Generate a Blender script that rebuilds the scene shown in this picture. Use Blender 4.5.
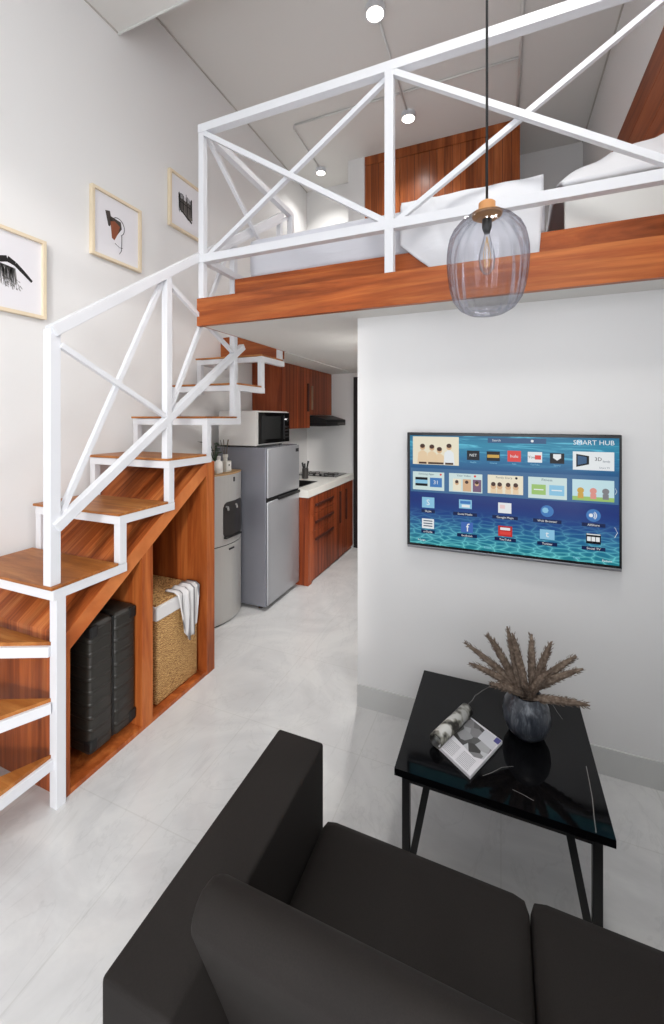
import bpy, bmesh, math, random
from mathutils import Vector, Matrix
random.seed(7)
S = bpy.context.scene
for o in list(bpy.data.objects): bpy.data.objects.remove(o)

# ------------------------------------------------------------------ camera
cam = bpy.data.cameras.new('camera'); camo = bpy.data.objects.new('camera', cam)
S.collection.objects.link(camo); S.camera = camo
cam.sensor_fit = 'HORIZONTAL'; cam.sensor_width = 36.0
cam.lens = 412.15 / 664 * 36.0
cam.shift_y = -(512 - 418) / 664
cam.clip_start = 0.05
camo.location = (0, 0, 1.55)
camo.rotation_euler = (math.radians(90), 0, math.radians(22.285))

# ------------------------------------------------------------------ light
S.view_settings.view_transform = 'Standard'; S.view_settings.look = 'None'
S.view_settings.gamma = 1.0; S.view_settings.exposure = 0.17
S.view_settings.use_curve_mapping = False
W = bpy.data.worlds.new('world'); S.world = W; W.use_nodes = True
bg = W.node_tree.nodes['Background']
bg.inputs[0].default_value = (0.80, 0.88, 1.0, 1); bg.inputs[1].default_value = 1.0

def area(name, loc, rot, sx, sy, power, col=(1, 1, 1)):
    l = bpy.data.lights.new(name, 'AREA'); l.shape = 'RECTANGLE'; l.size = sx; l.size_y = sy
    l.energy = power; l.color = col
    o = bpy.data.objects.new(name, l); S.collection.objects.link(o)
    o.location = loc; o.rotation_euler = rot
    return o
# daylight through the two windows in the front wall (behind the camera)
area('window_daylight', (-0.08, -2.14, 2.05), (math.radians(90), 0, 0), 1.5, 3.5, 24, (0.93, 0.965, 1.0))
# daylight through the tall side window in the right wall, beside the camera
area('side_window_daylight', (0.74, -1.3, 1.75), (math.radians(90), 0, math.radians(90)), 1.3, 2.8, 52, (0.985, 0.99, 1.0))
sun = bpy.data.lights.new('sun', 'SUN'); sun.energy = 1.1; sun.angle = math.radians(4); sun.color = (1, .96, .92)
suno = bpy.data.objects.new('sun', sun); S.collection.objects.link(suno); suno.location = (2, -4, 5)
suno.rotation_euler = Vector((-.55, 1.0, -.31)).to_track_quat('-Z', 'Y').to_euler()

# ------------------------------------------------------------------ materials
MATS = {}
def lin(c):
    return tuple(((x / 255) / 12.92 if x / 255 <= 0.04045 else ((x / 255 + 0.055) / 1.055) ** 2.4) for x in c)
def mat(name, col, rough=0.5, metal=0.0, spec=0.5, coat=0.0, srgb=True, emis=None, estr=0.0):
    if name in MATS: return MATS[name]
    m = bpy.data.materials.new(name); m.use_nodes = True
    b = m.node_tree.nodes['Principled BSDF']
    c = lin(col) if srgb else col
    b.inputs['Base Color'].default_value = (*c, 1)
    b.inputs['Roughness'].default_value = rough
    b.inputs['Metallic'].default_value = metal
    b.inputs['Specular IOR Level'].default_value = spec
    b.inputs['Coat Weight'].default_value = coat
    if emis:
        b.inputs['Emission Color'].default_value = (*lin(emis), 1); b.inputs['Emission Strength'].default_value = estr
    MATS[name] = m
    return m
def nodes(m):
    nt = m.node_tree
    return nt, nt.nodes, nt.links, nt.nodes['Principled BSDF']
def texco(nt, scale, rot=(0, 0, 0), kind='Object'):
    t = nt.nodes.new('ShaderNodeTexCoord'); mp = nt.nodes.new('ShaderNodeMapping')
    mp.inputs['Scale'].default_value = scale; mp.inputs['Rotation'].default_value = rot
    nt.links.new(t.outputs[kind], mp.inputs['Vector'])
    return mp.outputs['Vector']
def ramp(nt, fac, stops):
    r = nt.nodes.new('ShaderNodeValToRGB'); el = r.color_ramp.elements
    while len(el) < len(stops): el.new(0.5)
    for e, (p, c) in zip(el, stops):
        e.position = p; e.color = (*c, 1)
    nt.links.new(fac, r.inputs['Fac'])
    return r.outputs['Color']
def noise(nt, vec, scale, detail=4, rough=0.5, dist=0.0):
    n = nt.nodes.new('ShaderNodeTexNoise'); n.inputs['Scale'].default_value = scale
    n.inputs['Detail'].default_value = detail; n.inputs['Roughness'].default_value = rough
    n.inputs['Distortion'].default_value = dist
    nt.links.new(vec, n.inputs['Vector'])
    return n.outputs['Fac']
def bump(nt, b, h, strength, dist=0.002):
    bp = nt.nodes.new('ShaderNodeBump'); bp.inputs['Strength'].default_value = strength
    bp.inputs['Distance'].default_value = dist
    nt.links.new(h, bp.inputs['Height']); nt.links.new(bp.outputs['Normal'], b.inputs['Normal'])

def wood(name, scale, dark, mid, light, rough=0.35, plank=None, coat=0.0):
    """wood laminate: grain stretched along the axis with the small scale; plank=(axis index, plank width)"""
    m = mat(name, mid, rough, coat=coat, spec=0.3); nt, N, L, b = nodes(m)
    v = texco(nt, scale)
    n1 = noise(nt, v, 1.0, 6, 0.62, 1.2)
    c = ramp(nt, n1, [(0.30, lin(dark)), (0.50, lin(mid)), (0.72, lin(light))])
    v2 = texco(nt, tuple(s * 6 for s in scale))
    n2 = noise(nt, v2, 1.0, 3, 0.6)
    mx = N.new('ShaderNodeMix'); mx.data_type = 'RGBA'; mx.blend_type = 'MULTIPLY'
    mx.inputs['Factor'].default_value = 0.55
    L.new(c, mx.inputs['A'])
    L.new(ramp(nt, n2, [(0.30, (0.62, 0.58, 0.55)), (0.6, (1, 1, 1))]), mx.inputs['B'])
    out = mx.outputs['Result']
    if plank:
        ax, w = plank
        t = N.new('ShaderNodeTexCoord'); sp = N.new('ShaderNodeSeparateXYZ'); L.new(t.outputs['Object'], sp.inputs[0])
        dv = N.new('ShaderNodeMath'); dv.operation = 'DIVIDE'; dv.inputs[1].default_value = w
        L.new(sp.outputs[ax], dv.inputs[0])
        fl = N.new('ShaderNodeMath'); fl.operation = 'FLOOR'; L.new(dv.outputs[0], fl.inputs[0])
        wn = N.new('ShaderNodeTexWhiteNoise'); wn.noise_dimensions = '1D'; L.new(fl.outputs[0], wn.inputs['W'])
        m2 = N.new('ShaderNodeMix'); m2.data_type = 'RGBA'; m2.blend_type = 'MULTIPLY'; m2.inputs['Factor'].default_value = 1.0
        L.new(out, m2.inputs['A'])
        L.new(ramp(nt, wn.outputs['Value'], [(0, (0.68, 0.64, 0.62)), (1, (1.12, 1.1, 1.08))]), m2.inputs['B'])
        out = m2.outputs['Result']
    L.new(out, b.inputs['Base Color'])
    return m

WD, WM, WL = (118, 54, 22), (165, 84, 38), (200, 119, 61)
wood_x = wood('wood_grain_x', (0.7, 9, 9), WD, WM, WL)
wood_z = wood('wood_grain_z', (9, 9, 0.7), WD, WM, WL)
wood_slope_lit = wood('wood_slope_lit', (22, 0.9, 0.9), (132, 62, 28), (178, 96, 48), (216, 138, 80), plank=(0, 0.05))  # same laminate in lighter tones: sunlight on the slope painted in with its streaks
wood_plank = wood('wood_planks', (11, 11, 0.6), WD, WM, WL, plank=(0, 0.10))
wood_tread = wood('wood_tread', (1.2, 8, 8), (124, 70, 30), (168, 102, 48), (200, 138, 76), 0.4)
wood_kit = wood('wood_kitchen', (11, 11, 0.6), (104, 44, 22), (146, 68, 36), (170, 90, 52), 0.4, plank=(1, 0.075))
wood_kitx = wood('wood_kitchen_end', (11, 11, 0.6), (104, 44, 22), (146, 68, 36), (170, 90, 52), 0.4)
wood_ward = wood('wood_wardrobe', (11, 11, 0.5), (122, 60, 30), (164, 90, 48), (192, 114, 66), 0.3, plank=(0, 0.07))
wood_wall = wood('wood_wall_panel', (9, 0.7, 9), (110, 54, 28), (146, 78, 44), (168, 98, 60), 0.4)
groove = mat('wood_groove', (62, 28, 16), 0.6)
handle_dark = mat('dark_handle', (72, 32, 22), 0.45)

paint = mat('white_paint', (229, 228, 227), 0.55, spec=0.3)
nt, N, L, b = nodes(paint); bump(nt, b, noise(nt, texco(nt, (60, 60, 60)), 1.0, 3), 0.05, 0.001)
paint_ceil = mat('ceiling_paint', (222, 220, 216), 0.7, spec=0.2)
white_steel = mat('white_powder_coated_steel', (219, 220, 224), 0.38)
white_trim = mat('white_trim', (215, 215, 212), 0.5)
grey_line = mat('grey_shadow_gap', (184, 180, 172), 0.7)
black_steel = mat('black_steel', (14, 14, 15), 0.4)
black_gloss = mat('black_glass', (8, 8, 9), 0.08)
black_matt = mat('black_plastic', (20, 20, 21), 0.5)
dark_door = mat('dark_door', (30, 24, 22), 0.5)
chrome = mat('chrome', (200, 200, 200), 0.15, 1.0)

# floor: large polished marble-look tiles
floor_m = mat('polished_marble_tile', (196, 195, 193), 0.16, spec=0.5); nt, N, L, b = nodes(floor_m)
v = texco(nt, (1, 1, 1))
n = noise(nt, v, 1.6, 7, 0.62, 1.6)
c = ramp(nt, n, [(0.30, lin((196, 196, 196))), (0.47, lin((206, 206, 206))), (0.58, lin((214, 214, 213))), (0.75, lin((208, 208, 207)))])
n2 = noise(nt, texco(nt, (1.2, 0.5, 1), (0, 0, 0.7)), 2.0, 5, 0.6, 2.5)
vein = ramp(nt, n2, [(0.485, (1, 1, 1)), (0.5, (0.93, 0.93, 0.93)), (0.515, (1, 1, 1))])
mx = N.new('ShaderNodeMix'); mx.data_type = 'RGBA'; mx.blend_type = 'MULTIPLY'; mx.inputs['Factor'].default_value = 1
L.new(c, mx.inputs['A']); L.new(vein, mx.inputs['B'])
br = N.new('ShaderNodeTexBrick'); br.offset = 0.0
br.inputs['Scale'].default_value = 1.0; br.inputs['Brick Width'].default_value = 0.6; br.inputs['Row Height'].default_value = 0.6
br.inputs['Mortar Size'].default_value = 0.0025; br.inputs['Color1'].default_value = (1, 1, 1, 1); br.inputs['Color2'].default_value = (0.985, 0.985, 0.985, 1)
br.inputs['Mortar'].default_value = (0.91, 0.91, 0.90, 1)
L.new(texco(nt, (1, 1, 1)), br.inputs['Vector'])
m2 = N.new('ShaderNodeMix'); m2.data_type = 'RGBA'; m2.blend_type = 'MULTIPLY'; m2.inputs['Factor'].default_value = 1
L.new(mx.outputs['Result'], m2.inputs['A']); L.new(br.outputs['Color'], m2.inputs['B'])
L.new(m2.outputs['Result'], b.inputs['Base Color'])
skirt_m = mat('grey_skirting_tile', (203, 203, 201), 0.3)

# sofa fabric
sofa_m = mat('charcoal_upholstery', (37, 34, 33), 0.7, spec=0.18); nt, N, L, b = nodes(sofa_m)
L.new(ramp(nt, noise(nt, texco(nt, (420, 420, 420)), 1, 2), [(0.3, lin((34, 31, 29))), (0.7, lin((39, 35, 33)))]), b.inputs['Base Color'])
b.inputs['Sheen Weight'].default_value = 0.0
bump(nt, b, noise(nt, texco(nt, (500, 500, 500)), 1, 2), 0.15, 0.0006)

# black marble
marble_b = mat('black_marble', (9, 9, 11), 0.05, spec=0.22); nt, N, L, b = nodes(marble_b)
n2 = noise(nt, texco(nt, (2.6, .8, 1), (0, 0, 0.5)), 1.5, 3, 0.5, .7)
n3 = noise(nt, texco(nt, (1, 1, 1)), 3.2, 2)
msk = ramp(nt, n3, [(0.52, (0, 0, 0)), (0.62, (1, 1, 1))])
vn = ramp(nt, n2, [(0.494, (0.0030, 0.0030, 0.0036)), (0.499, (0.16, 0.16, 0.16)), (0.504, (0.0030, 0.0030, 0.0036))])
mx = N.new('ShaderNodeMix'); mx.data_type = 'RGBA'
L.new(msk, mx.inputs['Factor']); mx.inputs['A'].default_value = (0.0030, 0.0030, 0.0036, 1); L.new(vn, mx.inputs['B'])
L.new(mx.outputs['Result'], b.inputs['Base Color'])

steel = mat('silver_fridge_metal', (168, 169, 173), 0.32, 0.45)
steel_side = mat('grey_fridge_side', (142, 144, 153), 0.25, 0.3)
disp_m = mat('silver_dispenser', (188, 186, 182), 0.34, 0.35)
counter_m = mat('white_stone_counter', (222, 220, 214), 0.25)
suit_m = mat('black_hardshell', (38, 36, 32), 0.42); nt, N, L, b = nodes(suit_m)
wv = N.new('ShaderNodeTexWave'); wv.bands_direction = 'Z'; wv.inputs['Scale'].default_value = 5.6; L.new(texco(nt, (1, 1, 1)), wv.inputs['Vector'])
bump(nt, b, ramp(nt, wv.outputs['Fac'], [(0.75, (0, 0, 0)), (0.95, (1, 1, 1))]), 0.5, 0.006)
suit_d = mat('black_suitcase_trim', (16, 16, 16), 0.5)
cloth_w = mat('white_cotton', (214, 212, 212), 0.85, spec=0.1)
bed_white = mat('white_bedding', (222, 223, 227), 0.85, spec=0.1)
nt, N, L, b = nodes(bed_white); bump(nt, b, noise(nt, texco(nt, (5, 9, 7)), 1, 3, 0.5, 0.6), 0.5, 0.02)
bed_grey = mat('grey_bedding', (206, 207, 214), 0.85, spec=0.1)
nt, N, L, b = nodes(bed_grey); bump(nt, b, noise(nt, texco(nt, (3, 9, 16)), 1, 3, 0.5, 0.4), 0.35, 0.015)
rattan = mat('seagrass', (170, 122, 62), 0.7); nt, N, L, b = nodes(rattan)
wv = N.new('ShaderNodeTexWave'); wv.wave_type = 'BANDS'; wv.bands_direction = 'Z'
wv.inputs['Scale'].default_value = 30; wv.inputs['Distortion'].default_value = 9; wv.inputs['Detail'].default_value = 3; wv.inputs['Detail Scale'].default_value = 3
L.new(texco(nt, (1, 1, 1)), wv.inputs['Vector'])
L.new(ramp(nt, wv.outputs['Fac'], [(0.05, lin((122, 82, 40))), (0.5, lin((176, 132, 76))), (0.95, lin((212, 172, 114)))]), b.inputs['Base Color'])
bump(nt, b, wv.outputs['Fac'], 0.5, 0.003)
frame_wood = mat('pale_frame_wood', (228, 212, 184), 0.5)
paper = mat('art_paper', (228, 226, 230), 0.8)
ink = mat('black_ink', (24, 22, 22), 0.8)
ink_grey = mat('grey_ink_wash', (138, 135, 133), 0.8)
ink_rust = mat('rust_ink', (138, 76, 50), 0.8)
copper = mat('amber_wood_cap', (206, 148, 92), 0.4)
lamp_on = mat('lamp_diffuser', (255, 250, 240), 0.5, emis=(255, 246, 232), estr=12)
leaf_m = mat('dark_green_leaf', (40, 66, 36), 0.5)
soil = mat('white_ceramic', (228, 226, 220), 0.3)

def glass(name, tint, gloss=0.08, rough=0.03):
    m = bpy.data.materials.new(name); m.use_nodes = True; nt = m.node_tree; nt.nodes.clear()
    o = nt.nodes.new('ShaderNodeOutputMaterial'); mix = nt.nodes.new('ShaderNodeMixShader')
    t = nt.nodes.new('ShaderNodeBsdfTransparent'); g = nt.nodes.new('ShaderNodeBsdfGlossy')
    lw = nt.nodes.new('ShaderNodeLayerWeight'); lw.inputs['Blend'].default_value = 0.25
    lw2 = nt.nodes.new('ShaderNodeLayerWeight'); lw2.inputs['Blend'].default_value = 0.45
    r2 = nt.nodes.new('ShaderNodeValToRGB')
    r2.color_ramp.elements[0].color = (*tint, 1); r2.color_ramp.elements[1].color = (tint[0] * 0.5, tint[1] * 0.52, tint[2] * 0.54, 1)
    nt.links.new(lw2.outputs['Facing'], r2.inputs['Fac']); nt.links.new(r2.outputs['Color'], t.inputs['Color'])
    g.inputs['Roughness'].default_value = rough; g.inputs['Color'].default_value = (0.95, 0.95, 1, 1)
    mr = nt.nodes.new('ShaderNodeMapRange'); mr.inputs['To Min'].default_value = gloss; mr.inputs['To Max'].default_value = 0.45
    nt.links.new(lw.outputs['Fresnel'], mr.inputs['Value']); nt.links.new(mr.outputs['Result'], mix.inputs['Fac'])
    nt.links.new(t.outputs[0], mix.inputs[1]); nt.links.new(g.outputs[0], mix.inputs[2]); nt.links.new(mix.outputs[0], o.inputs['Surface'])
    return m
smoke_glass = glass('smoked_blue_glass', (0.92, 0.92, 0.945), 0.03)
clear_glass = glass('clear_bulb_glass', (0.97, 0.97, 0.97), 0.04)

# ------------------------------------------------------------------ mesh helpers
class MB:
    def __init__(s): s.bm = bmesh.new()
    def box(s, x0, x1, y0, y1, z0, z1):
        vs = [s.bm.verts.new((x, y, z)) for x in (x0, x1) for y in (y0, y1) for z in (z0, z1)]
        for f in ((0, 1, 3, 2), (4, 6, 7, 5), (0, 4, 5, 1), (2, 3, 7, 6), (0, 2, 6, 4), (1, 5, 7, 3)):
            s.bm.faces.new([vs[i] for i in f])
        return s
    def bar(s, p, q, w, h=None, up=(0, 0, 1)):
        h = h or w; p = Vector(p); q = Vector(q); d = (q - p).normalized()
        up = Vector(up)
        if abs(d.dot(up)) > 0.98: up = Vector((0, 1, 0)) if abs(d.y) < 0.9 else Vector((1, 0, 0))
        a = d.cross(up).normalized(); c = a.cross(d).normalized()
        vs = [s.bm.verts.new(e + a * (w / 2 * i) + c * (h / 2 * j)) for e in (p, q) for i, j in ((-1, -1), (1, -1), (1, 1), (-1, 1))]
        for f in ((3, 2, 1, 0), (4, 5, 6, 7), (0, 1, 5, 4), (1, 2, 6, 5), (2, 3, 7, 6), (3, 0, 4, 7)):
            s.bm.faces.new([vs[i] for i in f])
        return s
    def tube(s, pts, r, n=10, cap=True):
        pts = [Vector(p) for p in pts]; rs = r if isinstance(r, (list, tuple)) else [r] * len(pts)
        rings = []; ref = None
        for i, p in enumerate(pts):
            d = (pts[min(i + 1, len(pts) - 1)] - pts[max(i - 1, 0)]).normalized()
            if ref is None: ref = Vector((0, 0, 1)) if abs(d.z) < 0.9 else Vector((1, 0, 0))
            a = d.cross(ref).normalized(); c = a.cross(d).normalized(); ref = c
            rings.append([s.bm.verts.new(p + (a * math.cos(t) + c * math.sin(t)) * rs[i]) for t in [2 * math.pi * k / n for k in range(n)]])
        for A, B in zip(rings, rings[1:]):
            for k in range(n): s.bm.faces.new((A[k], A[(k + 1) % n], B[(k + 1) % n], B[k]))
        if cap:
            s.bm.faces.new(rings[0][::-1]); s.bm.faces.new(rings[-1])
        return s
    def lathe(s, prof, c=(0, 0, 0), n=32, rib=0, depth=0.0, cap=True):
        rings = []
        for r, z in prof:
            rings.append([s.bm.verts.new((c[0] + r * (1 + depth * math.cos(rib * t)) * math.cos(t), c[1] + r * (1 + depth * math.cos(rib * t)) * math.sin(t), c[2] + z)) for t in [2 * math.pi * k / n for k in range(n)]])
        for A, B in zip(rings, rings[1:]):
            for k in range(n): s.bm.faces.new((A[k], A[(k + 1) % n], B[(k + 1) % n], B[k]))
        if cap:
            s.bm.faces.new(rings[0][::-1]); s.bm.faces.new(rings[-1])
        return s
    def prism(s, poly, ax, a, b):
        """poly in the two other axes (order x,y,z without ax), extruded from a to b along ax"""
        def P(u, v, w): return {0: (w, u, v), 1: (u, w, v), 2: (u, v, w)}[ax]
        A = [s.bm.verts.new(P(u, v, a)) for u, v in poly]; B = [s.bm.verts.new(P(u, v, b)) for u, v in poly]
        s.bm.faces.new(A[::-1]); s.bm.faces.new(B); n = len(poly)
        for k in range(n): s.bm.faces.new((A[k], A[(k + 1) % n], B[(k + 1) % n], B[k]))
        return s
    def quad(s, *pts):
        s.bm.faces.new([s.bm.verts.new(p) for p in pts]); return s
    def build(s, name, m, parent=None, bevel=0.0, smooth=False, seg=2, sub=0):
        bmesh.ops.recalc_face_normals(s.bm, faces=s.bm.faces[:])
        me = bpy.data.meshes.new(name); s.bm.to_mesh(me); s.bm.free()
        me.materials.append(m)
        if smooth:
            for p in me.polygons: p.use_smooth = True
        o = bpy.data.objects.new(name, me); S.collection.objects.link(o)
        if parent:
            o.parent = parent
            r = parent
            off = Vector(r.get('_o', (0, 0, 0)))
            if tuple(off) != (0, 0, 0): me.transform(Matrix.Translation(-off))
            o['_o'] = tuple(off)
        else: o['_o'] = (0, 0, 0)
        if bevel:
            bv = o.modifiers.new('bevel', 'BEVEL'); bv.width = bevel; bv.segments = seg; bv.limit_method = 'ANGLE'
            bv.angle_limit = math.radians(40); bv.harden_normals = False
            if seg > 2:
                for p in me.polygons: p.use_smooth = True
        if sub:
            sb = o.modifiers.new('subsurf', 'SUBSURF'); sb.levels = sub; sb.render_levels = sub
            for p in me.polygons: p.use_smooth = True
        return o
def thing(name, loc, label, cat, group=None):
    o = bpy.data.objects.new(name, None); S.collection.objects.link(o); o.empty_display_size = 0.1
    o.location = loc; o['_o'] = tuple(loc); o['label'] = label; o['category'] = cat
    if group: o['group'] = group
    return o
def tag(o, label, cat, group=None, kind=None):
    o['label'] = label; o['category'] = cat
    if group: o['group'] = group
    if kind: o['kind'] = kind
    return o
def struct(name, mb, m, parent=None, **k):
    o = mb.build(name, m, parent, **k)
    if not parent: o['kind'] = 'structure'
    return o
def part_label(o, t): o['label'] = t; return o

# ------------------------------------------------------------------ room shell
XL, XR, YF, YB, YB2 = -2.26, 0.78, -2.2, 4.68, 4.89
ZL0, ZL1, ZC, ZS = 2.087, 2.247, 4.39, 4.006        # loft underside / top, loft ceiling, living-room ceiling
YT, YO = 2.112, 1.93                                # TV wall, loft front
struct('floor', MB().box(XL - .1, XR + .1, YF - .1, YB2 + .1, -0.1, 0), floor_m)
struct('wall_left', MB().box(XL - .1, XL, YF - .1, YB2 + .1, 0, 4.6), paint)
struct('wall_right', MB().box(XR, XR + .1, YF - .1, -2.0, 0, 4.6).box(XR, XR + .1, -.6, YB2 + .1, 0, 4.6)
       .box(XR, XR + .1, -2.0, -.6, 0, .33).box(XR, XR + .1, -2.0, -.6, 3.17, 4.6), paint)
struct('wall_back', MB().box(XL, 0.17, YB, YB2 + .1, 0, 4.6).box(0.17, XR, YB2, YB2 + .1, 0, 4.6).box(-1.56, -1.372, 4.28, YB, ZL1, ZC), paint)
# front wall with a tall opening and an upper opening
struct('wall_front', MB().box(XL, -0.95, YF - .1, YF, 0, 4.6).box(0.74, XR, YF - .1, YF, 0, 4.6).box(-0.95, 0.74, YF - .1, YF, 0, 0.2)
       .box(-0.95, 0.74, YF - .1, YF, 3.9, 4.0), paint)
wf = MB()
for x in (-0.95, 0.70): wf.box(x, x + .04, YF - .08, YF - .03, 0.2, 3.9)
for z in (0.2, 3.86): wf.box(-0.95, 0.74, YF - .08, YF - .03, z, z + .04)
struct('window_1', wf, white_steel)
wf = MB()
for y in (-2.0, -1.32, -.64): wf.box(XR + .03, XR + .08, y, y + .04, .33, 3.17)
for z in (.33, 3.13): wf.box(XR + .03, XR + .08, -2.0, -.6, z, z + .04)
struct('window_2', wf, white_steel)
# TV wall: the front of the enclosed room under the loft
struct('wall_tv', MB().box(-0.716, XR, YT, YB, 0, ZL0), paint)
struct('ceiling', MB().box(XL, XR, YF, 1.911, ZS, ZS + .5), paint_ceil)
struct('ceiling_loft', MB().box(XL, XR, 1.911, YB2, ZC, ZC + .1), paint_ceil)
struct('trim_1', MB().box(XL, XR, 1.911, 1.919, ZS - .012, ZS + .05), white_trim)
struct('trim_2', MB().box(XL, XL + .008, 1.919, YB, ZC - .010, ZC), grey_line)
struct('trim_3', MB().box(XR - .01, XR, 1.919, YB2, ZC - .012, ZC), grey_line)
struct('trim_4', MB().box(XL, XL + .006, YF, 1.911, ZS - .008, ZS), grey_line)
struct('baseboard_tv', MB().box(-0.716, XR, YT - .008, YT, 0, 0.117), skirt_m)
# loft slab
struct('floor_loft', MB().box(-1.612, XR, YO + .03, YB, ZL0, ZL1 - .002).box(XL, -1.635, 2.965, YB, ZL0, ZL1 - .002), paint_ceil)
fas = MB().box(-1.645, XR, YO, YO + .03, ZL0, ZL1).box(-1.622, -1.612, YO + .03, 2.955, ZL0, ZL1).box(XL, -1.635, 2.955, 2.965, 2.03, ZL1)
struct('trim_5', fas, wood_x)

# back door at the end of the kitchen
d = struct('door_1', MB().box(-1.632, -0.74, YB - .02, YB, 0, 2.04), dark_door)
struct('door_panel', MB().box(-1.57, -0.80, YB - .03, YB - .02, 0.01, 1.98), dark_door, d)
struct('door_handle', MB().tube([(-1.50, YB - .03, 1.0), (-1.50, YB - .075, 1.0), (-1.40, YB - .075, 1.0)], 0.009, 8), chrome, d, smooth=True)

# ------------------------------------------------------------------ staircase
XO, XI = -1.643, -2.20      # centre lines of outer and inner stringer
RZ, RY = 0.2250, 0.3050
TZ = [0.885 + RZ * k for k in range(6)]; TZ[5] = 2.018
TY = [1.10 + RY * k for k in range(7)]; TY[6] = 2.945
st = thing('staircase', (-1.95, 1.1, 0), 'white steel staircase with brown wooden treads climbing along the left wall', 'staircase')
T = 0.041
fr = MB()
for side in (XO, XI):
    for k in range(6):
        zc = TZ[k] - .012 - T / 2
        fr.bar((side, TY[k] - T / 2 + .0, zc), (side, TY[k + 1] + (T / 2 if k < 5 else 0), zc), T)
        if k < 5: fr.bar((side, TY[k + 1], TZ[k] - .011), (side, TY[k + 1], TZ[k + 1] - .013), T - .003)
for k in range(6):
    zc = TZ[k] - .012 - T / 2
    fr.bar((XI - .018, TY[k] - .002, zc - .001), (XO + .018, TY[k] - .002, zc - .001), T - .002)
fr.build('stringer_frame', white_steel, st, bevel=.002)
pv = Vector((-1.655, 1.092))
newel = MB().bar((-1.643, 1.112, 0), (-1.643, 1.112, TZ[0] - .0125), .040)
newel.build('newel_post', white_steel, st, bevel=.002)
for k in range(6):
    MB().box(XI - .028, XO + .022, TY[k] - .028, TY[k + 1] - .028, TZ[k] - .012, TZ[k]).build('tread', wood_tread, st, bevel=.002)
# winder steps fanning out from the newel post
wall_x, wy = -2.25, 0.47
def hit(ang):
    d = Vector((-math.cos(ang), -math.sin(ang)))
    t = 1e9
    if d.x < -1e-6: t = min(t, (wall_x - pv.x) / d.x)
    if d.y < -1e-6: t = min(t, (wy - pv.y) / d.y)
    return Vector((pv.x + d.x * t, pv.y + d.y * t))
angs = [math.radians(90), math.radians(62), math.radians(24), math.radians(0)]
zs = [0.212, 0.436, 0.66]
corner = Vector((wall_x, wy))
for i, z in enumerate(zs):
    a, c = hit(angs[i]), hit(angs[i + 1])
    poly = [tuple(pv), tuple(a)]
    if (abs(a.y - wy) < 1e-4) and abs(c.x - wall_x) < 1e-4 and abs(c.y - wy) > 1e-4: poly.append(tuple(corner))
    poly.append(tuple(c))
    MB().prism(poly, 2, z - .014, z).build('winder_tread', wood_tread, st)
    wfm = MB()
    dd = (a - pv).normalized(); nn = Vector((dd.y, -dd.x))
    pa = pv; off = Vector((0, 0))
    wfm.bar((pa.x, pa.y, z - .014 - T / 2), (a.x, a.y, z - .014 - T / 2), .03, T)
    pts = [Vector(p) for p in poly]
    for p, q in zip(pts[1:], pts[2:]):
        if (p - q).length > .06: wfm.bar((p.x, p.y, z - .014 - T / 2), (q.x, q.y, z - .014 - T / 2), .03, T)
    wfm.build('winder_frame', white_steel, st, bevel=.002)
# legs of the winder against the wall
MB().bar((wall_x + .02, wy + .02, 0), (wall_x + .02, wy + .02, zs[1] - .06), .035).build('frame_leg', white_steel, st)
MB().bar((-1.655, wy + .02, 0), (-1.655, wy + .02, zs[0] - .06), .03).build('frame_leg', white_steel, st)
# stair railing
def hz(y): return 1.902 + .703 * (y - 1.10)
def lz(y): return 1.113 + .720 * (y - 1.10)
PY = [1.10, 1.695, 2.285, 2.90]
PB = [TZ[0], TZ[1], TZ[3], TZ[5]]
PB[1] = TZ[2] if PY[1] >= TY[2] - .03 else TZ[1]
for y, z0 in zip(PY, PB):
    xo = XO if y > 1.2 else -1.660
    MB().bar((xo, y, z0), (xo, y, hz(y) - .022 + (.024 if y < 1.2 else 0)), .038 if y > 1.2 else .043).build('railing_post', white_steel, st, bevel=.002)
MB().bar((XO - .004, PY[0] - .012, hz(PY[0] - .012)), (XO, 2.93, hz(2.93)), .043, .045).build('handrail', white_steel, st, bevel=.002)
MB().bar((XO, PY[0], lz(PY[0])), (XO, PY[2] + .1, lz(PY[2] + .1)), .04, .04).build('lower_rail', white_steel, st, bevel=.002)
for y0, y1 in zip(PY[:2], PY[1:3]):
    MB().bar((XO + .004, y0 + .02, hz(y0) - .06), (XO + .004, y1 - .02, lz(y1) + .02), .022).build('brace', white_steel, st)
    MB().bar((XO - .016, y0 + .02, lz(y0) + .02), (XO - .016, y1 - .02, hz(y1) - .05), .022).build('brace', white_steel, st)

# ------------------------------------------------------------------ cabinet under the stairs
cab = thing('storage_cabinet', (-1.95, 1.6, 0), 'open wooden storage cabinet with sloping top under the staircase', 'cabinet')
X0, X1 = -2.245, -1.640
def cz(y): return 0.600 + (1.191 - .600) / (1.99 - 1.162) * (y - 1.162)     # inner face of the sloping top
MB().box(X0 + .001, X1 - .002, 1.137, 1.162, 0, cz(1.162) + .03).build('side_panel', wood_plank, cab)
MB().box(X0, X1 + .001, 2.010, 2.084, 0, 1.284).build('side_panel', wood_z, cab, bevel=.002)
MB().prism([(1.528, 0.022), (1.597, 0.022), (1.597, cz(1.597)), (1.528, cz(1.528))], 0, X0 + .013, X1).build('divider', wood_z, cab, bevel=.002)
MB().box(X0 + .013, X1 - .001, 1.162, 2.010, 0, 0.022).build('bottom_panel', wood_z, cab, bevel=.002)
ya, yb_ = 1.135, 2.010
th = 0.085
MB().prism([(ya, cz(ya)), (yb_, cz(yb_)), (yb_, min(cz(yb_) + th, 1.282)), (yb_ - .05, min(cz(yb_ - .05) + th, 1.282)), (ya, cz(ya) + th)], 0, X0, X1).build('sloping_top', wood_slope_lit, cab)
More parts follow.
